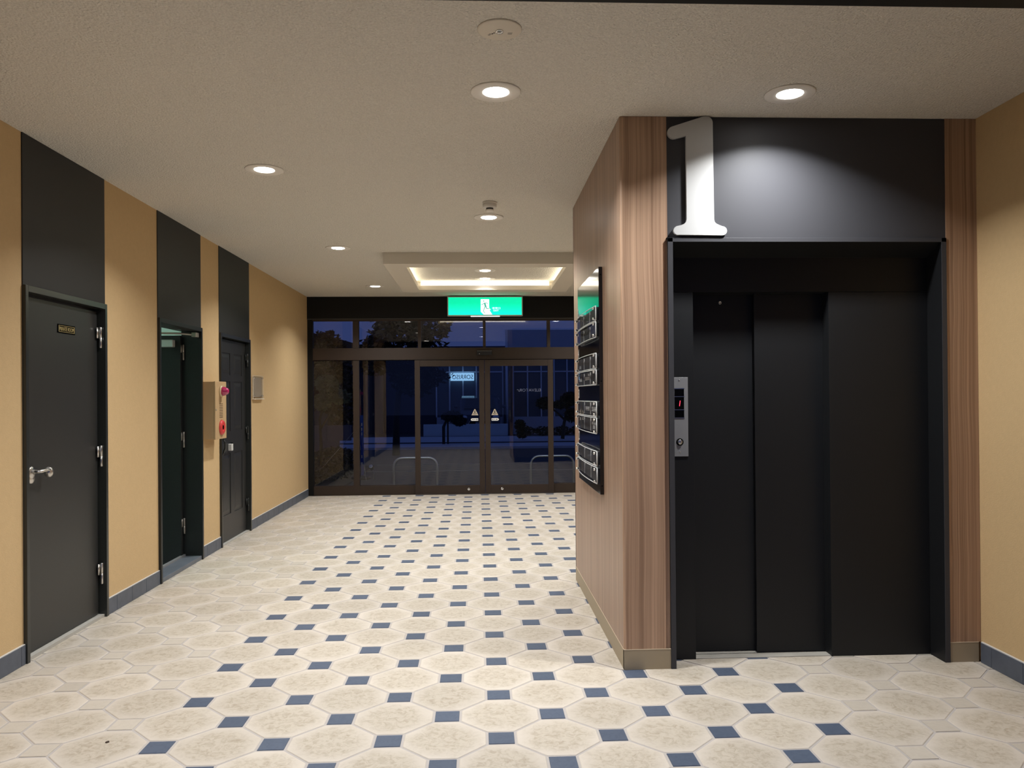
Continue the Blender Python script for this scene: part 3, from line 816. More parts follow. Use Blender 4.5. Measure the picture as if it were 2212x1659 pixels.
# ------------------------------------------------------------------ ceiling fittings
def downlight(x, y, label, power=1.0, z=H, size=1.0):
    r_ = root('downlight', (x, y, z), label, 'ceiling light', 'round recessed downlights')
    lathe('trim_ring', (x, y, z - 0.0002), (0, 0, -1), [(0.1150 * size, 0), (0.1150 * size, 0.004), (0.110 * size, 0.007), (0.074 * size, 0.007), (0.0605 * size, 0.003)], M_TRIMW, r_, n=40)
    lathe('lens', (x, y, z - 0.0032), (0, 0, -1), [(0.0600 * size, 0), (0.058 * size, 0.0022)], M_LENS, r_, n=32)
    ld = bpy.data.lights.new('lamp', 'AREA')
    ld.shape = 'DISK'; ld.size = 0.11
    ld.energy = LAMP_W * power; ld.color = LAMP_COL
    ld.spread = R(132)
    lo = bpy.data.objects.new('lamp', ld)
    link(lo, r_); lo.location = (0, 0, -0.012)
    return r_
downlight(0.092, 3.558, 'round white downlight nearest the camera on the ceiling centre line')
downlight(1.457, 3.549, 'round white downlight right in front of the elevator header')
downlight(-1.293, 4.806, 'round white downlight on the left near the private room door')
downlight(0.094, 6.065, 'round white downlight just behind the smoke detector')
downlight(-1.296, 7.325, 'round white downlight on the left near the fire alarm box')
downlight(-1.285, 9.868, 'small looking downlight farthest left beside the raised ceiling frame')
downlight(1.470, 7.325, 'downlight hidden behind the elevator block, mirrored in the glass transom')
downlight(1.470, 9.868, 'downlight behind the elevator block close to the glass front')
downlight(-1.293, 2.290, 'downlight left of the entrance beam, mirrored in the glass transom')
downlight(0.088, 8.644, 'downlight inside the raised ceiling frame, nearer to the camera', 0.3)
downlight(0.092, 9.225, 'downlight inside the raised ceiling frame, nearer to the glass', 0.3)

em = root('emergency_light', (0.092, 2.950, H), 'round blank emergency light plate at the top of the ceiling', 'emergency light')
lathe('cover_plate', (0.092, 2.950, H - 0.0002), (0, 0, -1), [(0.085, 0), (0.085, 0.003), (0.080, 0.006)], mat('ivory_plate', (0.70, 0.63, 0.53), 0.5), em, n=40)
lathe('bulb_ring', (0.092, 2.955, H - 0.006), (0, 0, -1), [(0.016, 0), (0.015, 0.004), (0.010, 0.003), (0.008, 0.001)], M_CHROME, em)
lathe('bulb', (0.092, 2.955, H - 0.0065), (0, 0, -1), [(0.0085, 0), (0.007, 0.004), (0.003, 0.006)], M_WHITE, em, n=16)
for dx, dy in ((-0.026, 0.020), (-0.020, 0.014)):
    lathe('check_led', (0.092 + dx, 2.955 + dy, H - 0.006), (0, 0, -1), [(0.003, 0), (0.003, 0.0008)], M_DARK, em, n=10)
M_GPRINT = mat('grey_print_small', (0.22, 0.20, 0.18), 0.6)
for fp in ((0.052, 0.064, 2.975, 2.980), (0.048, 0.058, 2.984, 2.988), (0.124, 0.142, 2.966, 2.970), (0.124, 0.140, 2.974, 2.978)):
    box('fine_print', *fp, H - 0.0066, H - 0.0060, M_GPRINT, em)

sd = root('smoke_detector', (0.094, 5.60, H), 'small white smoke detector hanging from the ceiling', 'smoke detector')
lathe('base', (0.094, 5.60, H - 0.0002), (0, 0, -1), [(0.052, 0), (0.052, 0.012), (0.050, 0.014)], M_TRIMW, sd, n=32)
lathe('body', (0.094, 5.60, H - 0.0142), (0, 0, -1), [(0.051, 0), (0.050, 0.020), (0.044, 0.028)], mat('white_plastic', (0.72, 0.70, 0.66), 0.45), sd, n=32)
lathe('inlet', (0.094, 5.60, H - 0.0424), (0, 0, -1), [(0.026, 0), (0.026, 0.012)], mat('dark_mesh', (0.05, 0.05, 0.05), 0.7), sd)
lathe('cap', (0.094, 5.60, H - 0.0546), (0, 0, -1), [(0.030, 0), (0.029, 0.007), (0.022, 0.011)], M_TRIMW, sd)

# raised light frame under the ceiling
CX0, CX1, CY0, CY1, CZ = -0.907, 1.093, 7.555, 9.603, 2.652
IX0, IX1, IY0, IY1 = -0.701, 0.892, 7.765, 9.410
cf = root('coffer_light', (0.093, 8.58, H), 'square plaster light frame under the ceiling with a glowing cove', 'light frame')
M_CF = mat('smooth_cream_plaster', (0.66, 0.61, 0.53), 0.8, spec=0.1, bump=(140, 0.15, 0.002))
t = 0.012
boxes('outer_fascia', [(CX0, CX1, CY0, CY0 + t, CZ, H - 0.0005), (CX0, CX1, CY1 - t, CY1, CZ, H - 0.0005),
                       (CX0, CX0 + t, CY0 + t, CY1 - t, CZ, H - 0.0005), (CX1 - t, CX1, CY0 + t, CY1 - t, CZ, H - 0.0005)], M_CF, cf)
boxes('soffit_board', [(CX0 + t, CX1 - t, CY0 + t, IY0, CZ, CZ + t), (CX0 + t, CX1 - t, IY1, CY1 - t, CZ, CZ + t),
                       (CX0 + t, IX0, IY0, IY1, CZ, CZ + t), (IX1, CX1 - t, IY0, IY1, CZ, CZ + t)], M_CF, cf)
boxes('inner_lip', [(IX0 - t, IX1 + t, IY0 - t, IY0, CZ + t, 2.706), (IX0 - t, IX1 + t, IY1, IY1 + t, CZ + t, 2.706),
                    (IX0 - t, IX0, IY0, IY1, CZ + t, 2.706), (IX1, IX1 + t, IY0, IY1, CZ + t, 2.706)], M_CF, cf)
M_LED = mat('warm_cove_tube', (1, 1, 1), 0.5, emit=(1.0, 0.90, 0.68), es=5.5)
for nm, bx in (('cove_tube', (IX0 + 0.02, IX1 - 0.02, IY1 + 0.040, IY1 + 0.052, 2.690, 2.758)), ('cove_tube', (IX0 + 0.02, IX1 - 0.02, IY0 - 0.052, IY0 - 0.040, 2.690, 2.758)),
               ('cove_tube', (IX0 - 0.052, IX0 - 0.040, IY0 + 0.02, IY1 - 0.02, 2.690, 2.758)), ('cove_tube', (IX1 + 0.040, IX1 + 0.052, IY0 + 0.02, IY1 - 0.02, 2.690, 2.758))):
    box(nm, *bx, M_LED, cf)

# ------------------------------------------------------------------ glass front
wb = box('wall_back', XL, XR, YB - 0.045, YB + 0.045, 2.447, H - 0.0005, M_FASCIA, loc=(0.09, YB, 2.447))
struct(wb, 'black fascia above the glass front', 'wall')
wf = root('window_1', (0.09, YB, 0), 'bronze framed glass front with transom lights looking out on the dusk street', 'glass front', kind='structure')
FY0, FY1 = YB - 0.035, YB + 0.035
def mem(nm, x0, x1, z0, z1, y0=FY0, y1=FY1, mt=M_BRONZE): return box(nm, x0, x1, y0, y1, z0, z1, mt, wf, bev=0.002)
box('drip_edge', XL + 0.001, XR - 0.001, YB - 0.052, YB - 0.0455, 2.447, 2.459, mat('grey_drip', (0.05, 0.05, 0.048), 0.4), wf)
mem('frame_member', XL + 0.0005, -2.290, 0, 2.4465, mt=M_FASCIA)
mem('frame_member', 2.470, XR - 0.0005, 0, 2.4465, mt=M_FASCIA)
mem('frame_member', -2.2895, 2.4695, 2.426, 2.4465)
mem('transom_rail', -2.2895, 2.4695, 1.880, 2.048)
posts = [(-1.737, -1.655), (1.841, 1.923)]
for u, v in posts:
    mem('post', u, v, 0, 1.8795); mem('post', u, v, 2.0485, 2.4255)
mul = [(-0.835, -0.790), (0.072, 0.112), (0.973, 1.019)]
for u, v in mul: mem('mullion', u, v, 2.0485, 2.4255)
edges = [-2.2895] + [w for pr_ in sorted(posts + mul) for w in pr_] + [2.4695]
for u, v in zip(edges[0::2], edges[1::2]):
    box('pane', u + 0.001, v - 0.001, YB - 0.004, YB + 0.004, 2.049, 2.425, M_GLASS, wf)
lower = [(-2.2895, -1.737), (-1.655, -0.880), (1.050, 1.841), (1.923, 2.4695)]
for u, v in lower:
    mem('bottom_rail', u + 0.0005, v - 0.0005, 0, 0.128)
    mem('glazing_bead', u + 0.0005, v - 0.0005, 0.1285, 0.136, YB - 0.012, YB + 0.012)
    box('pane', u + 0.001, v - 0.001, YB - 0.004, YB + 0.004, 0.137, 1.879, M_GLASS, wf)
mem('threshold', -0.8795, 1.0495, -0.004, 0.012, YB - 0.09, YB + 0.035, mat('bronze_threshold', (0.06, 0.05, 0.045), 0.4, metal=0.5))
bx_ = mem('drop_line', -2.2895, 2.4695, 1.874, 1.880, YB - 0.038, YB - 0.0355, M_DARK)

LY0, LY1 = YB - 0.085, YB - 0.045
M_STICK = mat('beige_warning_sticker', (0.55, 0.47, 0.36), 0.5)
M_STICKW = mat('white_arrow_sticker', (0.80, 0.80, 0.78), 0.5)
for k, (u, v, label) in enumerate(((-0.880, 0.0885, 'left sliding glass door leaf in the bronze glass front'), (0.0945, 1.050, 'right sliding glass door leaf with mirrored elevator lettering'))):
    dl = root('door_%d' % (5 + k), ((u + v) / 2, YB - 0.065, 0.012), label, 'glass door', kind='structure')
    box('stile', u, u + 0.074, LY0, LY1, 0.0125, 1.872, M_BRONZE, dl, bev=0.002)
    box('stile', v - 0.074, v, LY0, LY1, 0.0125, 1.872, M_BRONZE, dl, bev=0.002)
    box('top_rail', u + 0.0745, v - 0.0745, LY0, LY1, 1.785, 1.872, M_BRONZE, dl, bev=0.002)
    box('bottom_rail', u + 0.0745, v - 0.0745, LY0, LY1, 0.0125, 0.128, M_BRONZE, dl, bev=0.002)
    pn = box('pane', u + 0.0750, v - 0.0750, YB - 0.069, YB - 0.061, 0.129, 1.784, M_GLASS, dl)
    gs = YB - 0.0692
    inx = (v - 0.074) if k == 0 else (u + 0.074)
    sgn = -1 if k == 0 else 1
    cx = inx + sgn * 0.062
    stx = prism('warning_sticker', [(cx - 0.048, gs, 1.100), (cx + 0.048, gs, 1.100), (cx + 0.006, gs, 1.185), (cx - 0.006, gs, 1.185)], (0, -0.0006, 0), M_STICK, pn)
    dk = mat('sticker_black', (0.01, 0.01, 0.01), 0.6)
    boxes('warning_mark', [(cx - 0.006, cx + 0.006, gs - 0.0012, gs - 0.0007, 1.124, 1.164), (cx - 0.005, cx + 0.005, gs - 0.0012, gs - 0.0007, 1.108, 1.117),
                           (cx - 0.024, cx - 0.012, gs - 0.0012, gs - 0.0007, 1.116, 1.126), (cx + 0.012, cx + 0.024, gs - 0.0012, gs - 0.0007, 1.116, 1.126)], dk, pn)
    za, zb = 1.022, 1.058
    if k == 0: pts = [(cx - 0.060, (za + zb) / 2), (cx - 0.044, za), (cx + 0.046, za), (cx + 0.046, zb), (cx - 0.044, zb)]
    else: pts = [(cx + 0.060, (za + zb) / 2), (cx + 0.044, zb), (cx - 0.046, zb), (cx - 0.046, za), (cx + 0.044, za)]
    prism('arrow_sticker', [(x, gs, z) for x, z in pts], (0, -0.0006, 0), M_STICKW, pn)
    zc = (za + zb) / 2
    boxes('arrow_print', [(cx - 0.034, cx - 0.022, gs - 0.0012, gs - 0.0007, zc - 0.006, zc + 0.006), (cx - 0.012, cx + 0.010, gs - 0.0012, gs - 0.0007, zc - 0.003, zc + 0.003),
                          (cx + 0.020, cx + 0.034, gs - 0.0012, gs - 0.0007, zc - 0.007, zc + 0.007)], dk, pn)
    bxk = -0.140 if k == 0 else 0.326
    lathe('floor_bolt', (bxk, LY0, 0.072), (0, -1, 0), [(0.0195, 0), (0.0195, 0.003), (0.016, 0.005)], M_CHROME, dl)
    if k == 1:
        ly = YB - 0.0605
        mtx = mat('frosted_vinyl', (0.30, 0.30, 0.42), 0.6)
        text_obj('lettering', 'ELEVATOR', (0.880, ly, 1.425), (-1, 0, 0), (0, 0, 1), 0.305, 0.040, mtx, pn, -0.0005)
        prism('arrow_mark', [(0.535, ly, 1.450), (0.556, ly, 1.462), (0.556, ly, 1.455), (0.566, ly, 1.455), (0.566, ly, 1.425), (0.573, ly, 1.425), (0.573, ly, 1.447), (0.556, ly, 1.447), (0.556, ly, 1.438)], (0, 0.0005, 0), mtx, pn)
ms = root('door_sensor', (0.093, FY0, 1.945), 'black motion sensor on the transom rail above the sliding doors', 'sensor')
box('housing', -0.014, 0.200, FY0 - 0.040, FY0 - 0.0005, 1.942, 2.003, mat('sensor_black', (0.008, 0.008, 0.009), 0.3), ms, bev=0.004)
box('sensor_top', -0.012, 0.198, FY0 - 0.042, FY0 - 0.030, 1.993, 2.001, mat('sensor_grey', (0.10, 0.10, 0.10), 0.3), ms)
lathe('indicator', (0.022, FY0 - 0.0402, 1.958), (0, -1, 0), [(0.006, 0), (0.006, 0.001)], M_WHITE, ms, n=10)

# exit sign
ex = root('exit_sign', (0.106, YB - 0.09, 2.478), 'lit green emergency exit sign with running man above the glass doors', 'exit sign')
EX0, EX1, EZ0, EZ1, EY = -0.416, 0.628, 2.480, 2.748, YB - 0.16
box('housing', EX0, EX1, EY + 0.012, YB - 0.0455, EZ0, EZ1, mat('exit_housing', (0.42, 0.42, 0.38), 0.5), ex, bev=0.004)
boxes('rim', [(EX0, EX1, EY, EY + 0.0115, EZ0, EZ0 + 0.012), (EX0, EX1, EY, EY + 0.0115, EZ1 - 0.012, EZ1), (EX0, EX0 + 0.014, EY, EY + 0.0115, EZ0 + 0.012, EZ1 - 0.012), (EX1 - 0.014, EX1, EY, EY + 0.0115, EZ0 + 0.012, EZ1 - 0.012)],
      mat('exit_rim', (0.50, 0.50, 0.44), 0.45), ex)
M_EXG = mat('exit_green', (0.0, 0.4, 0.25), 0.4, emit=(0.0, 0.80, 0.42), es=1.25)
_n = M_EXG.node_tree; _g = _n.nodes.new('ShaderNodeNewGeometry'); _s = _n.nodes.new('ShaderNodeSeparateXYZ'); _m = _n.nodes.new('ShaderNodeMapRange')
_m.inputs['From Min'].default_value = 2.49; _m.inputs['From Max'].default_value = 2.66      # glow painted brighter toward the bottom; no tube is modelled
_x = _n.nodes.new('ShaderNodeMix'); _x.data_type = 'RGBA'; _x.inputs['A'].default_value = (0.0, 0.90, 0.66, 1); _x.inputs['B'].default_value = (0.0, 0.66, 0.33, 1)
_n.links.new(_g.outputs['Position'], _s.inputs[0]); _n.links.new(_s.outputs['Z'], _m.inputs['Value']); _n.links.new(_m.outputs[0], _x.inputs['Factor'])
_n.links.new(_x.outputs['Result'], _n.nodes['Principled BSDF'].inputs['Emission Color'])
M_EXW = mat('exit_white', (0.9, 0.9, 0.9), 0.4, emit=(0.90, 1.0, 0.97), es=1.25)
M_EXD = mat('exit_figure_green', (0.0, 0.25, 0.15), 0.4, emit=(0.05, 0.42, 0.30), es=1.0)
fc = box('face', EX0 + 0.014, EX1 - 0.014, EY + 0.006, EY + 0.0115, EZ0 + 0.012, EZ1 - 0.012, M_EXG, ex)
def ez(px, pz): return (EX0 + (px - 92) / (2065 - 92) * (EX1 - EX0), EZ1 - (pz - 50) / (545 - 50) * (EZ1 - EZ0))
def exshape(nm, pts, mt, yy): return prism(nm, [(ez(*p)[0], EY + yy, ez(*p)[1]) for p in pts], (0, 0.0008, 0), mt, fc)
exshape('doorway', [(965, 120), (1185, 120), (1185, 345), (1225, 385), (1195, 405), (1265, 515), (1040, 515), (965, 440)], M_EXW, 0.0048)
hx, hz = ez(1042, 168)
lathe('head', (hx, EY + 0.0047, hz), (0, -1, 0), [(0.0085, 0), (0.0085, 0.0006)], M_EXD, fc, n=14)
exshape('torso', [(1045, 215), (1085, 210), (1112, 300), (1072, 312)], M_EXD, 0.0040)
exshape('arm', [(1050, 212), (1058, 226), (1005, 268), (968, 262), (968, 252), (1000, 252)], M_EXD, 0.0038)
exshape('arm', [(1078, 208), (1120, 208), (1158, 236), (1150, 246), (1115, 222), (1080, 222)], M_EXD, 0.0038)
exshape('leg', [(1072, 305), (1092, 312), (1048, 400), (1040, 420), (1085, 480), (1070, 484), (1022, 420)], M_EXD, 0.0036)
exshape('leg', [(1085, 300), (1112, 298), (1128, 352), (1195, 358), (1195, 370), (1112, 368)], M_EXD, 0.0036)
x0_, z0_ = ez(1265, 378)
t1 = text_obj('lettering', '非常口', (x0_, EY + 0.0058, z0_), (1, 0, 0), (0, 0, 1), 0.112, 0.030, M_EXW, fc, 0.0008)
x0_, z0_ = ez(1300, 432)
text_obj('lettering', 'EXIT', (x0_, EY + 0.0058, z0_), (1, 0, 0), (0, 0, 1), 0.070, 0.022, M_EXW, fc, 0.0008)
box('emergency_bar', -0.095, 0.310, EY - 0.001, EY + 0.010, EZ0 - 0.014, EZ0 - 0.0005, mat('white_light_bar', (0.9, 0.9, 0.9), 0.4, emit=(0.95, 1.0, 0.98), es=0.9), ex)

# ------------------------------------------------------------------ outside: forecourt, street, shops at dusk
M_PAVE = mat('forecourt_paving', (0.022, 0.022, 0.025), 0.6, var=0.15, vscale=3)
M_ASPH = mat('asphalt', (0.05, 0.05, 0.055), 0.7, var=0.2, vscale=5)
M_WALK = mat('pale_pavement', (0.66, 0.68, 0.72), 0.6, var=0.1, vscale=2)
M_SOIL = mat('dark_soil', (0.02, 0.016, 0.012), 0.9)
M_LEAFD = mat('dark_leaf', (0.006, 0.0095, 0.0045), 0.6, var=0.3, vscale=6)
M_LEAFP = mat('pale_green_leaf', (0.12, 0.16, 0.085), 0.6, var=0.3, vscale=9)
M_BARK = mat('bark', (0.05, 0.04, 0.03), 0.8)
M_GLINE = mat('pale_joint', (0.50, 0.48, 0.46), 0.7)
o = box('ground', -60, 60, -40, 90, -0.30, -0.13, M_ASPH, loc=(0, 20, -0.13)); struct(o, 'dark asphalt ground outside the building', 'ground')
fcourt = box('forecourt', -2.05, 9, YB + 0.0605, 16.0, -0.129, -0.012, M_PAVE, loc=(2, 13, -0.129)); struct(fcourt, 'grey paved forecourt outside the glass front', 'pavement')
boxes('joint_line', [(-2.05, 9, 14.40, 14.43, -0.0115, -0.0085), (-2.05, 9, 15.80, 15.83, -0.0115, -0.0085)], M_GLINE, fcourt)
o = box('road', -60, 60, 16.02, 21.0, -0.129, -0.06, M_ASPH, loc=(0, 18, -0.129)); struct(o, 'dark asphalt road beyond the forecourt', 'road')
o = box('far_pavement', -60, 60, 21.02, 26.4, -0.129, 0.0, M_WALK, loc=(0, 24, -0.129)); struct(o, 'pale bluish pavement across the street', 'pavement')
o = box('kerb', -60, 60, 22.6, 22.9, 0.0005, 0.02, mat('dark_gutter', (0.05, 0.05, 0.06), 0.7), loc=(0, 22.7, 0)); struct(o, 'dark gutter line in the far pavement', 'kerb')
o = box('planting_bed', -9, -2.07, YB + 0.0605, 15.6, -0.129, 0.0, M_SOIL, loc=(-4, 13, -0.129)); struct(o, 'dark planting bed left of the forecourt', 'planting bed')

def foliage(bm, blobs, n, size, seed):
    rg = random.Random(seed)
    wts = [b[3] * b[4] * b[5] for b in blobs]
    for _ in range(n):
        b = rg.choices(blobs, wts)[0]
        while True:
            v = Vector((rg.uniform(-1, 1), rg.uniform(-1, 1), rg.uniform(-1, 1)))
            if v.length <= 1 and v.length > 0.35: break
        c = Vector((b[0] + v.x * b[3], b[1] + v.y * b[4], b[2] + v.z * b[5]))
        d = Vector((rg.uniform(-1, 1), rg.uniform(-1, 1), rg.uniform(-0.6, 0.8))).normalized()
        w = d.cross(Vector((rg.uniform(-1, 1), rg.uniform(-1, 1), rg.uniform(-1, 1)))).normalized()
        s = size * rg.uniform(0.6, 1.4)
        pts = [c - d * s, c + w * s * 0.38, c + d * s, c - w * s * 0.38]
        bm.faces.new([bm.verts.new(p) for p in pts])
def plant(name, base, blobs, n, size, label, cat, leafm, trunk=None, seed=1, group=None):
    r_ = root(name, base, label, cat, group)
    bm = bmesh.new(); foliage(bm, blobs, n, size, seed)
    f = finish(bm, 'foliage', leafm, r_)
    f['kind'] = 'stuff'
    if trunk:
        bm = bmesh.new()
        for pts, rr in trunk: add_tube(bm, pts, rr, 8)
        finish(bm, 'trunk', M_BARK, r_, True)
    return r_
plant('street_tree', (-2.0, 19, -0.06), [(-1.9, 19, 2.7, 0.75, 0.7, 0.8), (-1.5, 19, 1.9, 0.65, 0.6, 0.55), (-1.15, 19, 3.05, 0.55, 0.5, 0.4), (-2.5, 19, 2.35, 0.5, 0.5, 0.5), (-1.0, 19, 1.85, 0.42, 0.3, 0.16), (-1.0, 19, 2.6, 0.30, 0.3, 0.16), (-2.0, 19, 3.5, 0.7, 0.6, 0.5)],
      5200, 0.09, 'large dark tree on the street behind the left glass door', 'tree', M_LEAFD, [([(-2.0, 19, -0.06), (-1.98, 19, 0.9), (-1.9, 19, 1.8), (-1.9, 19, 3.0)], [0.10, 0.08, 0.07, 0.03]), ([(-1.95, 19, 1.4), (-1.4, 19, 1.9), (-0.9, 19, 2.0)], [0.05, 0.035, 0.015])], 3)
plant('twin_stem_bush', (-0.93, 22, 0.02), [(-0.75, 22, 0.80, 0.32, 0.25, 0.14), (-0.55, 22, 0.66, 0.22, 0.2, 0.14)], 1500, 0.05,
      'dark bush on two bare stems behind the left glass door', 'bush', M_LEAFD, [([(-0.98, 22, 0.02), (-0.98, 22, 0.5), (-0.85, 22, 0.8)], [0.045, 0.045, 0.03]), ([(-0.86, 22, 0.02), (-0.86, 22, 0.75)], [0.028, 0.025])], 5)
plant('cloud_pruned_tree', (2.5, 24, 0.02), [(2.05, 24, 1.12, 0.28, 0.25, 0.20), (2.55, 24, 1.08, 0.35, 0.3, 0.14), (2.85, 24, 1.25, 0.32, 0.3, 0.22), (2.9, 24, 0.75, 0.25, 0.25, 0.22)], 3400, 0.05,
      'dark cloud pruned tree beside the pillar edge across the street', 'tree', M_LEAFD, [([(2.6, 24, 0.02), (2.65, 24, 0.5), (2.8, 24, 1.1)], [0.06, 0.05, 0.03]), ([(2.68, 24, 0.6), (2.3, 24, 0.95), (2.05, 24, 1.1)], [0.04, 0.03, 0.02])], 7)
plant('round_shrub', (1.32, 24, 0.02), [(1.28, 24, 0.46, 0.18, 0.18, 0.18), (1.35, 24, 0.18, 0.18, 0.18, 0.14)], 1300, 0.04, 'small round shrub behind the right glass door', 'shrub', M_LEAFD, None, 9)
plant('low_hedge', (3.0, 26.2, 0.02), [(x, 26.2, 0.17, 0.35, 0.2, 0.16) for x in (1.6, 2.2, 2.8, 3.4, 4.0)], 2600, 0.045, 'low dark hedge along the foot of the far shop wall', 'hedge', M_LEAFD, None, 11)
plant('olive_sapling', (-2.62, 13, 0.0), [(-2.50, 13, 1.58, 0.20, 0.18, 0.16), (-2.30, 13, 1.38, 0.20, 0.16, 0.13), (-2.58, 13, 1.30, 0.16, 0.16, 0.16)], 1500, 0.040,
      'pale leaved sapling lit by the lobby at the left end of the glass', 'sapling', M_LEAFP, [([(-2.62, 13, 0.0), (-2.60, 13, 0.6), (-2.62, 13, 1.0), (-2.50, 13, 1.5)], [0.030, 0.026, 0.02, 0.01]), ([(-2.60, 13, 0.85), (-2.45, 13, 1.1), (-2.28, 13, 1.38)], [0.018, 0.013, 0.008])], 13)
plant('ground_cover', (-2.5, 12.6, 0.0), [(-2.75, 12.4, 0.14, 0.40, 0.45, 0.16), (-2.45, 13.2, 0.16, 0.34, 0.5, 0.20), (-2.6, 14.2, 0.22, 0.45, 0.5, 0.25)], 3000, 0.045, 'dark tangled ground cover in the bed left of the forecourt', 'plants', mat('dry_leaf', (0.028, 0.026, 0.017), 0.6, var=0.4, vscale=12), None, 15)
plant('dark_conifer', (-3.1, 16.5, -0.1), [(-3.2, 16.5, 1.9, 0.55, 0.4, 0.9), (-2.85, 16.5, 1.3, 0.35, 0.3, 0.7)], 3000, 0.07, 'dark brown conifer behind the pale sapling', 'tree', mat('brown_leaf', (0.011, 0.009, 0.004), 0.7, var=0.3, vscale=8), [([(-3.1, 16.5, -0.1), (-3.1, 16.5, 1.8)], [0.08, 0.04])], 17)
plant('background_tree', (-6.2, 27, 0), [(-6.3, 27, 2.65, 0.6, 0.5, 0.65), (-6.0, 27, 2.2, 0.6, 0.5, 0.5)], 2600, 0.11, 'dark tree top in the left corner of the transom', 'tree', M_LEAFD, [([(-6.2, 27, -0.02), (-6.2, 27, 2.6)], [0.1, 0.05])], 19)

gw = root('garden_wall', (-4.2, 15.9, -0.13), 'low block wall behind the planting bed on the left', 'wall')
for r_i in range(3):
    for c_i in range(8):
        xa = -6.4 + c_i * 0.48 + (0.24 if r_i % 2 else 0)
        if xa + 0.47 > -2.45: continue
        box('block', xa, xa + 0.47, 15.80, 15.92, -0.13 + r_i * 0.31, 0.175 + r_i * 0.31, mat('grey_block', (0.20, 0.18, 0.20), 0.8), gw)

# parking hoops just outside the glass
M_GALV = mat('galvanised_tube', (0.55, 0.56, 0.58), 0.35, metal=0.8)
def hoop(x0, x1, y, zt, label):
    r_ = root('parking_hoop', ((x0 + x1) / 2, y, -0.012), label, 'barrier hoop', 'steel barrier hoops')
    rr = 0.13
    pts = [(x0, y, -0.011)]
    pts += [(x0, y, zt - rr)]
    pts += [(x0 + rr - rr * math.cos(a), y, zt - rr + rr * math.sin(a)) for a in [R(k) for k in (15, 30, 45, 60, 75, 90)]]
    pts += [(x1 - rr + rr * math.sin(a), y, zt - rr + rr * math.cos(a)) for a in [R(k) for k in (0, 15, 30, 45, 60, 75, 90)]]
    pts += [(x1, y, -0.011)]
    tube('bent_tube', pts, 0.019, M_GALV, r_, 10)
    for x in (x0, x1):
        lathe('base_collar', (x, y, -0.0115), (0, 0, 1), [(0.045, 0), (0.045, 0.008), (0.025, 0.012)], M_GALV, r_, 16)
hoop(0.806, 1.470, 12.0, 0.432, 'bent steel barrier hoop outside the right glass door')
hoop(-1.30, -0.637, 12.0, 0.425, 'bent steel barrier hoop outside the left glass door')

# blue banner stand with guy lines, garden spotlight
bn = root('banner_stand', (-1.978, 13.2, -0.012), 'narrow blue banner on a dark pole outside the left pane', 'banner')
tube('pole', [(-1.995, 13.2, -0.011), (-1.995, 13.2, 1.62)], 0.011, mat('dark_pole', (0.03, 0.03, 0.03), 0.5), bn)
bm = bmesh.new()
rg = random.Random(2)
rings = []
for k in range(15):
    z = 0.05 + k * (1.06 - 0.05) / 14; dx = 0.006 * math.sin(k * 1.3)
    rings.append([Vector((-1.982 + dx, 13.193, z)), Vector((-1.930 + dx, 13.178 + 0.01 * math.sin(k), z)), Vector((-1.930 + dx, 13.182 + 0.01 * math.sin(k), z)), Vector((-1.982 + dx, 13.197, z))])
add_ring_surface(bm, rings)
bnf = finish(bm, 'cloth', mat('royal_blue_cloth', (0.04, 0.11, 0.52), 0.7), bn)
boxes('print', [(-1.968, -1.950, 13.176, 13.1775, z, z + 0.05) for z in (0.22, 0.34, 0.72, 0.80, 0.88)], M_WHITEMARK, bnf)
M_ROPE = mat('grey_cord', (0.42, 0.42, 0.44), 0.6)
for nm, pts in (('guy_line', [(-1.98, 13.2, 0.90), (-1.80, 12.55, 0.02)]), ('guy_line', [(-1.99, 13.2, 0.90), (-2.72, 12.75, 0.01)])):
    tube(nm, pts, 0.0035, M_ROPE, bn, 6)
lathe('weight_base', (-1.98, 13.2, -0.0115), (0, 0, 1), [(0.16, 0), (0.16, 0.03), (0.12, 0.05)], mat('dark_weight', (0.03, 0.03, 0.035), 0.6), bn)
gs_ = root('garden_spotlight', (-1.78, 13.1, -0.012), 'small garden spotlight tilted up beside the blue banner', 'spotlight')
tube('stem', [(-1.75, 13.1, -0.011), (-1.75, 13.1, 0.10), (-1.78, 13.1, 0.16)], 0.008, M_STEEL, gs_)
lathe('head', (-1.78, 13.12, 0.165), (-0.15, -0.6, 0.45), [(0.012, -0.03), (0.030, 0.0), (0.042, 0.055), (0.042, 0.075)], mat('spot_black', (0.01, 0.01, 0.01), 0.4), gs_)
lathe('glass_face', (-1.78 - 0.0146, 13.12 - 0.0585, 0.165 + 0.0439), (-0.15, -0.6, 0.45), [(0.036, 0.0015), (0.036, 0.003)], mat('spot_glass', (0.65, 0.68, 0.75), 0.15), gs_)

# pale block for a reflected band, shops across the street, car
o = box('reflected_band', -1.86, 1.0, 26.45, 26.65, 0.0, 0.41, mat('pale_reflected_band', (0.62, 0.70, 0.70), 0.7, var=0.12, vscale=4), loc=(-0.4, 26.5, 0), bev=0.01)  # solid block stands in for a pale band reflected in the glass
tag(o, 'long pale block standing in for a reflected band in front of the car', 'wall')
sh = root('glass_shop', (1.5, 30, -0.13), 'low shop with white window bars across the street', 'building')
M_SHOPW = mat('shop_render', (0.62, 0.63, 0.70), 0.8, var=0.06, vscale=2)
M_SHOPG = mat('shop_glass', (0.10, 0.125, 0.17), 0.12, spec=0.5)
M_BAR = mat('white_window_bar', (0.85, 0.87, 0.92), 0.6)
box('base_wall', -1.6, 5.5, 30.0, 30.3, -0.129, 0.55, M_SHOPW, sh)
box('fascia', 1.12, 5.5, 29.95, 30.3, 3.05, 3.90, M_SHOPW, sh)
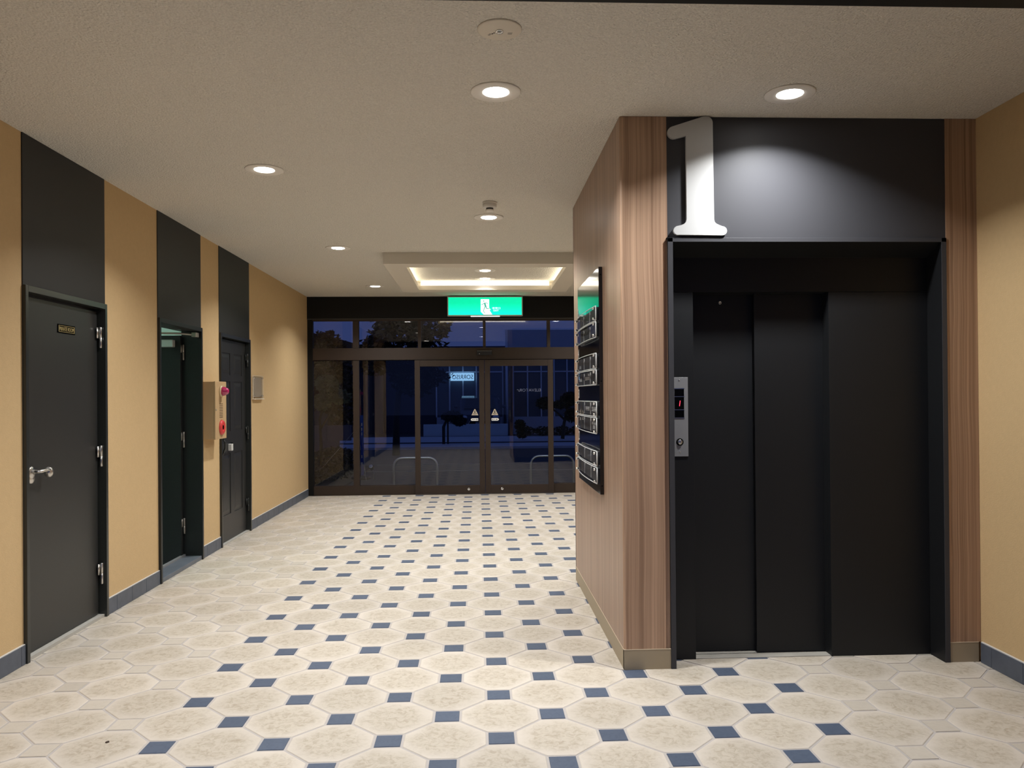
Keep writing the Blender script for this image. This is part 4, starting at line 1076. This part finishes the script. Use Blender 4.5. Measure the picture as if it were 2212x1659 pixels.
box('fascia', -1.6, 1.10, 29.95, 30.3, 2.78, 3.28, mat('shop_fascia_dark', (0.10, 0.11, 0.16), 0.8), sh)
box('rear_block', -1.55, 5.5, 30.35, 36, -0.129, 3.2, M_SHOPW, sh)
xs = [-1.6, -1.094, -0.579, -0.063, 0.44, 0.954]
xs2 = [1.36, 1.912, 2.439, 2.942, 3.445, 3.95, 4.45, 4.95, 5.45]
for lst_, top in ((xs, 2.77), (xs2, 3.04)):
    for a_, b_ in zip(lst_[:-1], lst_[1:]):
        box('pane', a_ + 0.026, b_ - 0.026, 30.06, 30.09, 0.551, 2.265, M_SHOPG, sh)
        box('pane', a_ + 0.026, b_ - 0.026, 30.06, 30.09, 2.315, top, M_SHOPG, sh)
        box('transom_bar', a_ + 0.0255, b_ - 0.0255, 30.02, 30.10, 2.266, 2.314, M_BAR, sh)
    for a_ in lst_: box('window_bar', a_ - 0.025, a_ + 0.025, 30.0, 30.12, 0.551, top, M_BAR, sh)
tube('downpipe', [(1.10, 29.9, -0.12), (1.10, 29.9, 3.9)], 0.05, M_BAR, sh, 10)
box('pier', 0.985, 1.33, 29.93, 30.3, -0.129, 3.049, mat('dark_pier', (0.05, 0.05, 0.07), 0.8), sh)
box('curtain', 2.0, 2.9, 30.2, 30.25, 0.56, 1.55, mat('pale_blind', (0.30, 0.31, 0.38), 0.9), sh)

sn = root('sign_reflection', (-0.6, 29.85, 1.95), 'glowing pale blue panel standing in for a reflected sign with mirrored letters', 'reflected sign')
lb = box('glow_panel', -1.05, -0.150, 29.86, 29.93, 1.952, 2.250, mat('sign_reflection_glow', (0.5, 0.7, 0.9), 0.5, emit=(0.35, 0.66, 0.95), es=1.15), sn, bev=0.01)  # added glowing panel imitates a sign mirrored in the shop glass
text_obj('lettering', 'SORRISO', (-0.190, 29.858, 2.015), (-1, 0, 0), (0, 0, 1), 0.80, 0.165, mat('sign_letters', (0.02, 0.05, 0.10), 0.6), lb, 0.002)

M_CARP = mat('dark_blue_car_paint', (0.02, 0.03, 0.06), 0.2, coat=0.5)
M_CARG = mat('car_glass', (0.02, 0.025, 0.035), 0.05)
cr_ = root('parked_car', (0.06, 28.2, -0.129), 'dark compact car facing the building behind the pale block', 'car')
prof = [(27.62, 0.28), (27.56, 0.50), (27.60, 0.82), (27.80, 0.95), (28.25, 1.02), (28.62, 1.42), (28.9, 1.50), (29.5, 1.48), (29.75, 1.0), (29.78, 0.3)]
bm = bmesh.new()
rings = []
for xk, sc_ in ((-0.66, 0.93), (-0.60, 1.0), (0.72, 1.0), (0.78, 0.93)):
    rings.append([Vector((xk, 28.6 + (y_ - 28.6) * (0.97 if sc_ < 1 else 1), -0.129 + 0.2 + (z_ - 0.2) * sc_)) for y_, z_ in prof])
add_ring_surface(bm, rings)
finish(bm, 'body', M_CARP, cr_, False)
prism('windscreen', [(-0.52, 28.235, 0.905), (0.64, 28.235, 0.905), (0.56, 28.575, 1.265), (-0.44, 28.575, 1.265)], (0, -0.012, 0.010), M_CARG, cr_)
for x in (-0.50, 0.62):
    lathe('headlight', (x, 27.53, 0.62), (0, -1, 0.1), [(0.085, -0.06), (0.085, 0.0), (0.06, 0.02)], mat('headlight_glass', (0.75, 0.8, 0.9), 0.1), cr_, 16, sx=1.3, sy=0.7)
    lathe('wheel', (x + (0.02 if x > 0 else -0.02), 27.95, 0.13), (1, 0, 0), [(0.24, -0.07), (0.26, -0.05), (0.26, 0.05), (0.24, 0.07)], mat('tyre', (0.015, 0.015, 0.015), 0.8), cr_, 20)
    lathe('mirror', (x * 1.55 - 0.03, 28.2, 0.98), (0, -1, 0), [(0.05, -0.05), (0.07, 0), (0.06, 0.04)], M_CARP, cr_, 12)
prism('grille_surround', [(-0.30, 27.445, 0.50), (0.42, 27.445, 0.50), (0.50, 27.445, 0.36), (0.40, 27.445, 0.24), (-0.28, 27.445, 0.24), (-0.38, 27.445, 0.36)], (0, 0.03, 0), M_CHROME, cr_)
prism('grille', [(-0.28, 27.440, 0.48), (0.40, 27.440, 0.48), (0.47, 27.440, 0.36), (0.38, 27.440, 0.26), (-0.26, 27.440, 0.26), (-0.35, 27.440, 0.36)], (0, 0.004, 0), M_DARK, cr_)
box('number_plate', -0.10, 0.22, 27.42, 27.438, 0.30, 0.44, mat('plate_white', (0.4, 0.4, 0.42), 0.5), cr_)

hs_ = root('street_house', (-5, 33, -0.13), 'dark street house with a low gable behind the large tree', 'building')
box('wall', -14, -1.75, 32.0, 38, -0.129, 2.6, mat('house_wall', (0.07, 0.07, 0.10), 0.8), hs_)
prism('roof', [(-14.3, 31.7, 2.6), (-1.65, 31.7, 2.6), (-3.4, 31.7, 3.05), (-6.2, 31.7, 3.9), (-9.5, 31.7, 3.1), (-14.3, 31.7, 2.9)], (0, 6.5, 0), mat('house_roof', (0.02, 0.02, 0.025), 0.7), hs_)
M_PORCH = mat('porch_column', (0.16, 0.15, 0.16), 0.7)
for xa, xb in ((-3.475, -3.36), (-3.18, -2.94), (-4.6, -4.45)):
    box('porch_column', xa * 1.29, xb * 1.29, 31.2, 31.4, -0.129, 2.6, M_PORCH, hs_)

# speck of dry leaf on the tiles
o = prism('dry_leaf', [(-1.496, 3.176, 0.0005), (-1.488, 3.174, 0.0005), (-1.482, 3.181, 0.0005), (-1.487, 3.189, 0.0005), (-1.494, 3.185, 0.0005)], (0, 0, 0.0035), mat('brown_speck', (0.05, 0.03, 0.02), 0.7), None, loc=(-1.489, 3.18, 0.0005))
tag(o, 'tiny dark brown dry leaf on the beige tiles near the lower left', 'leaf')
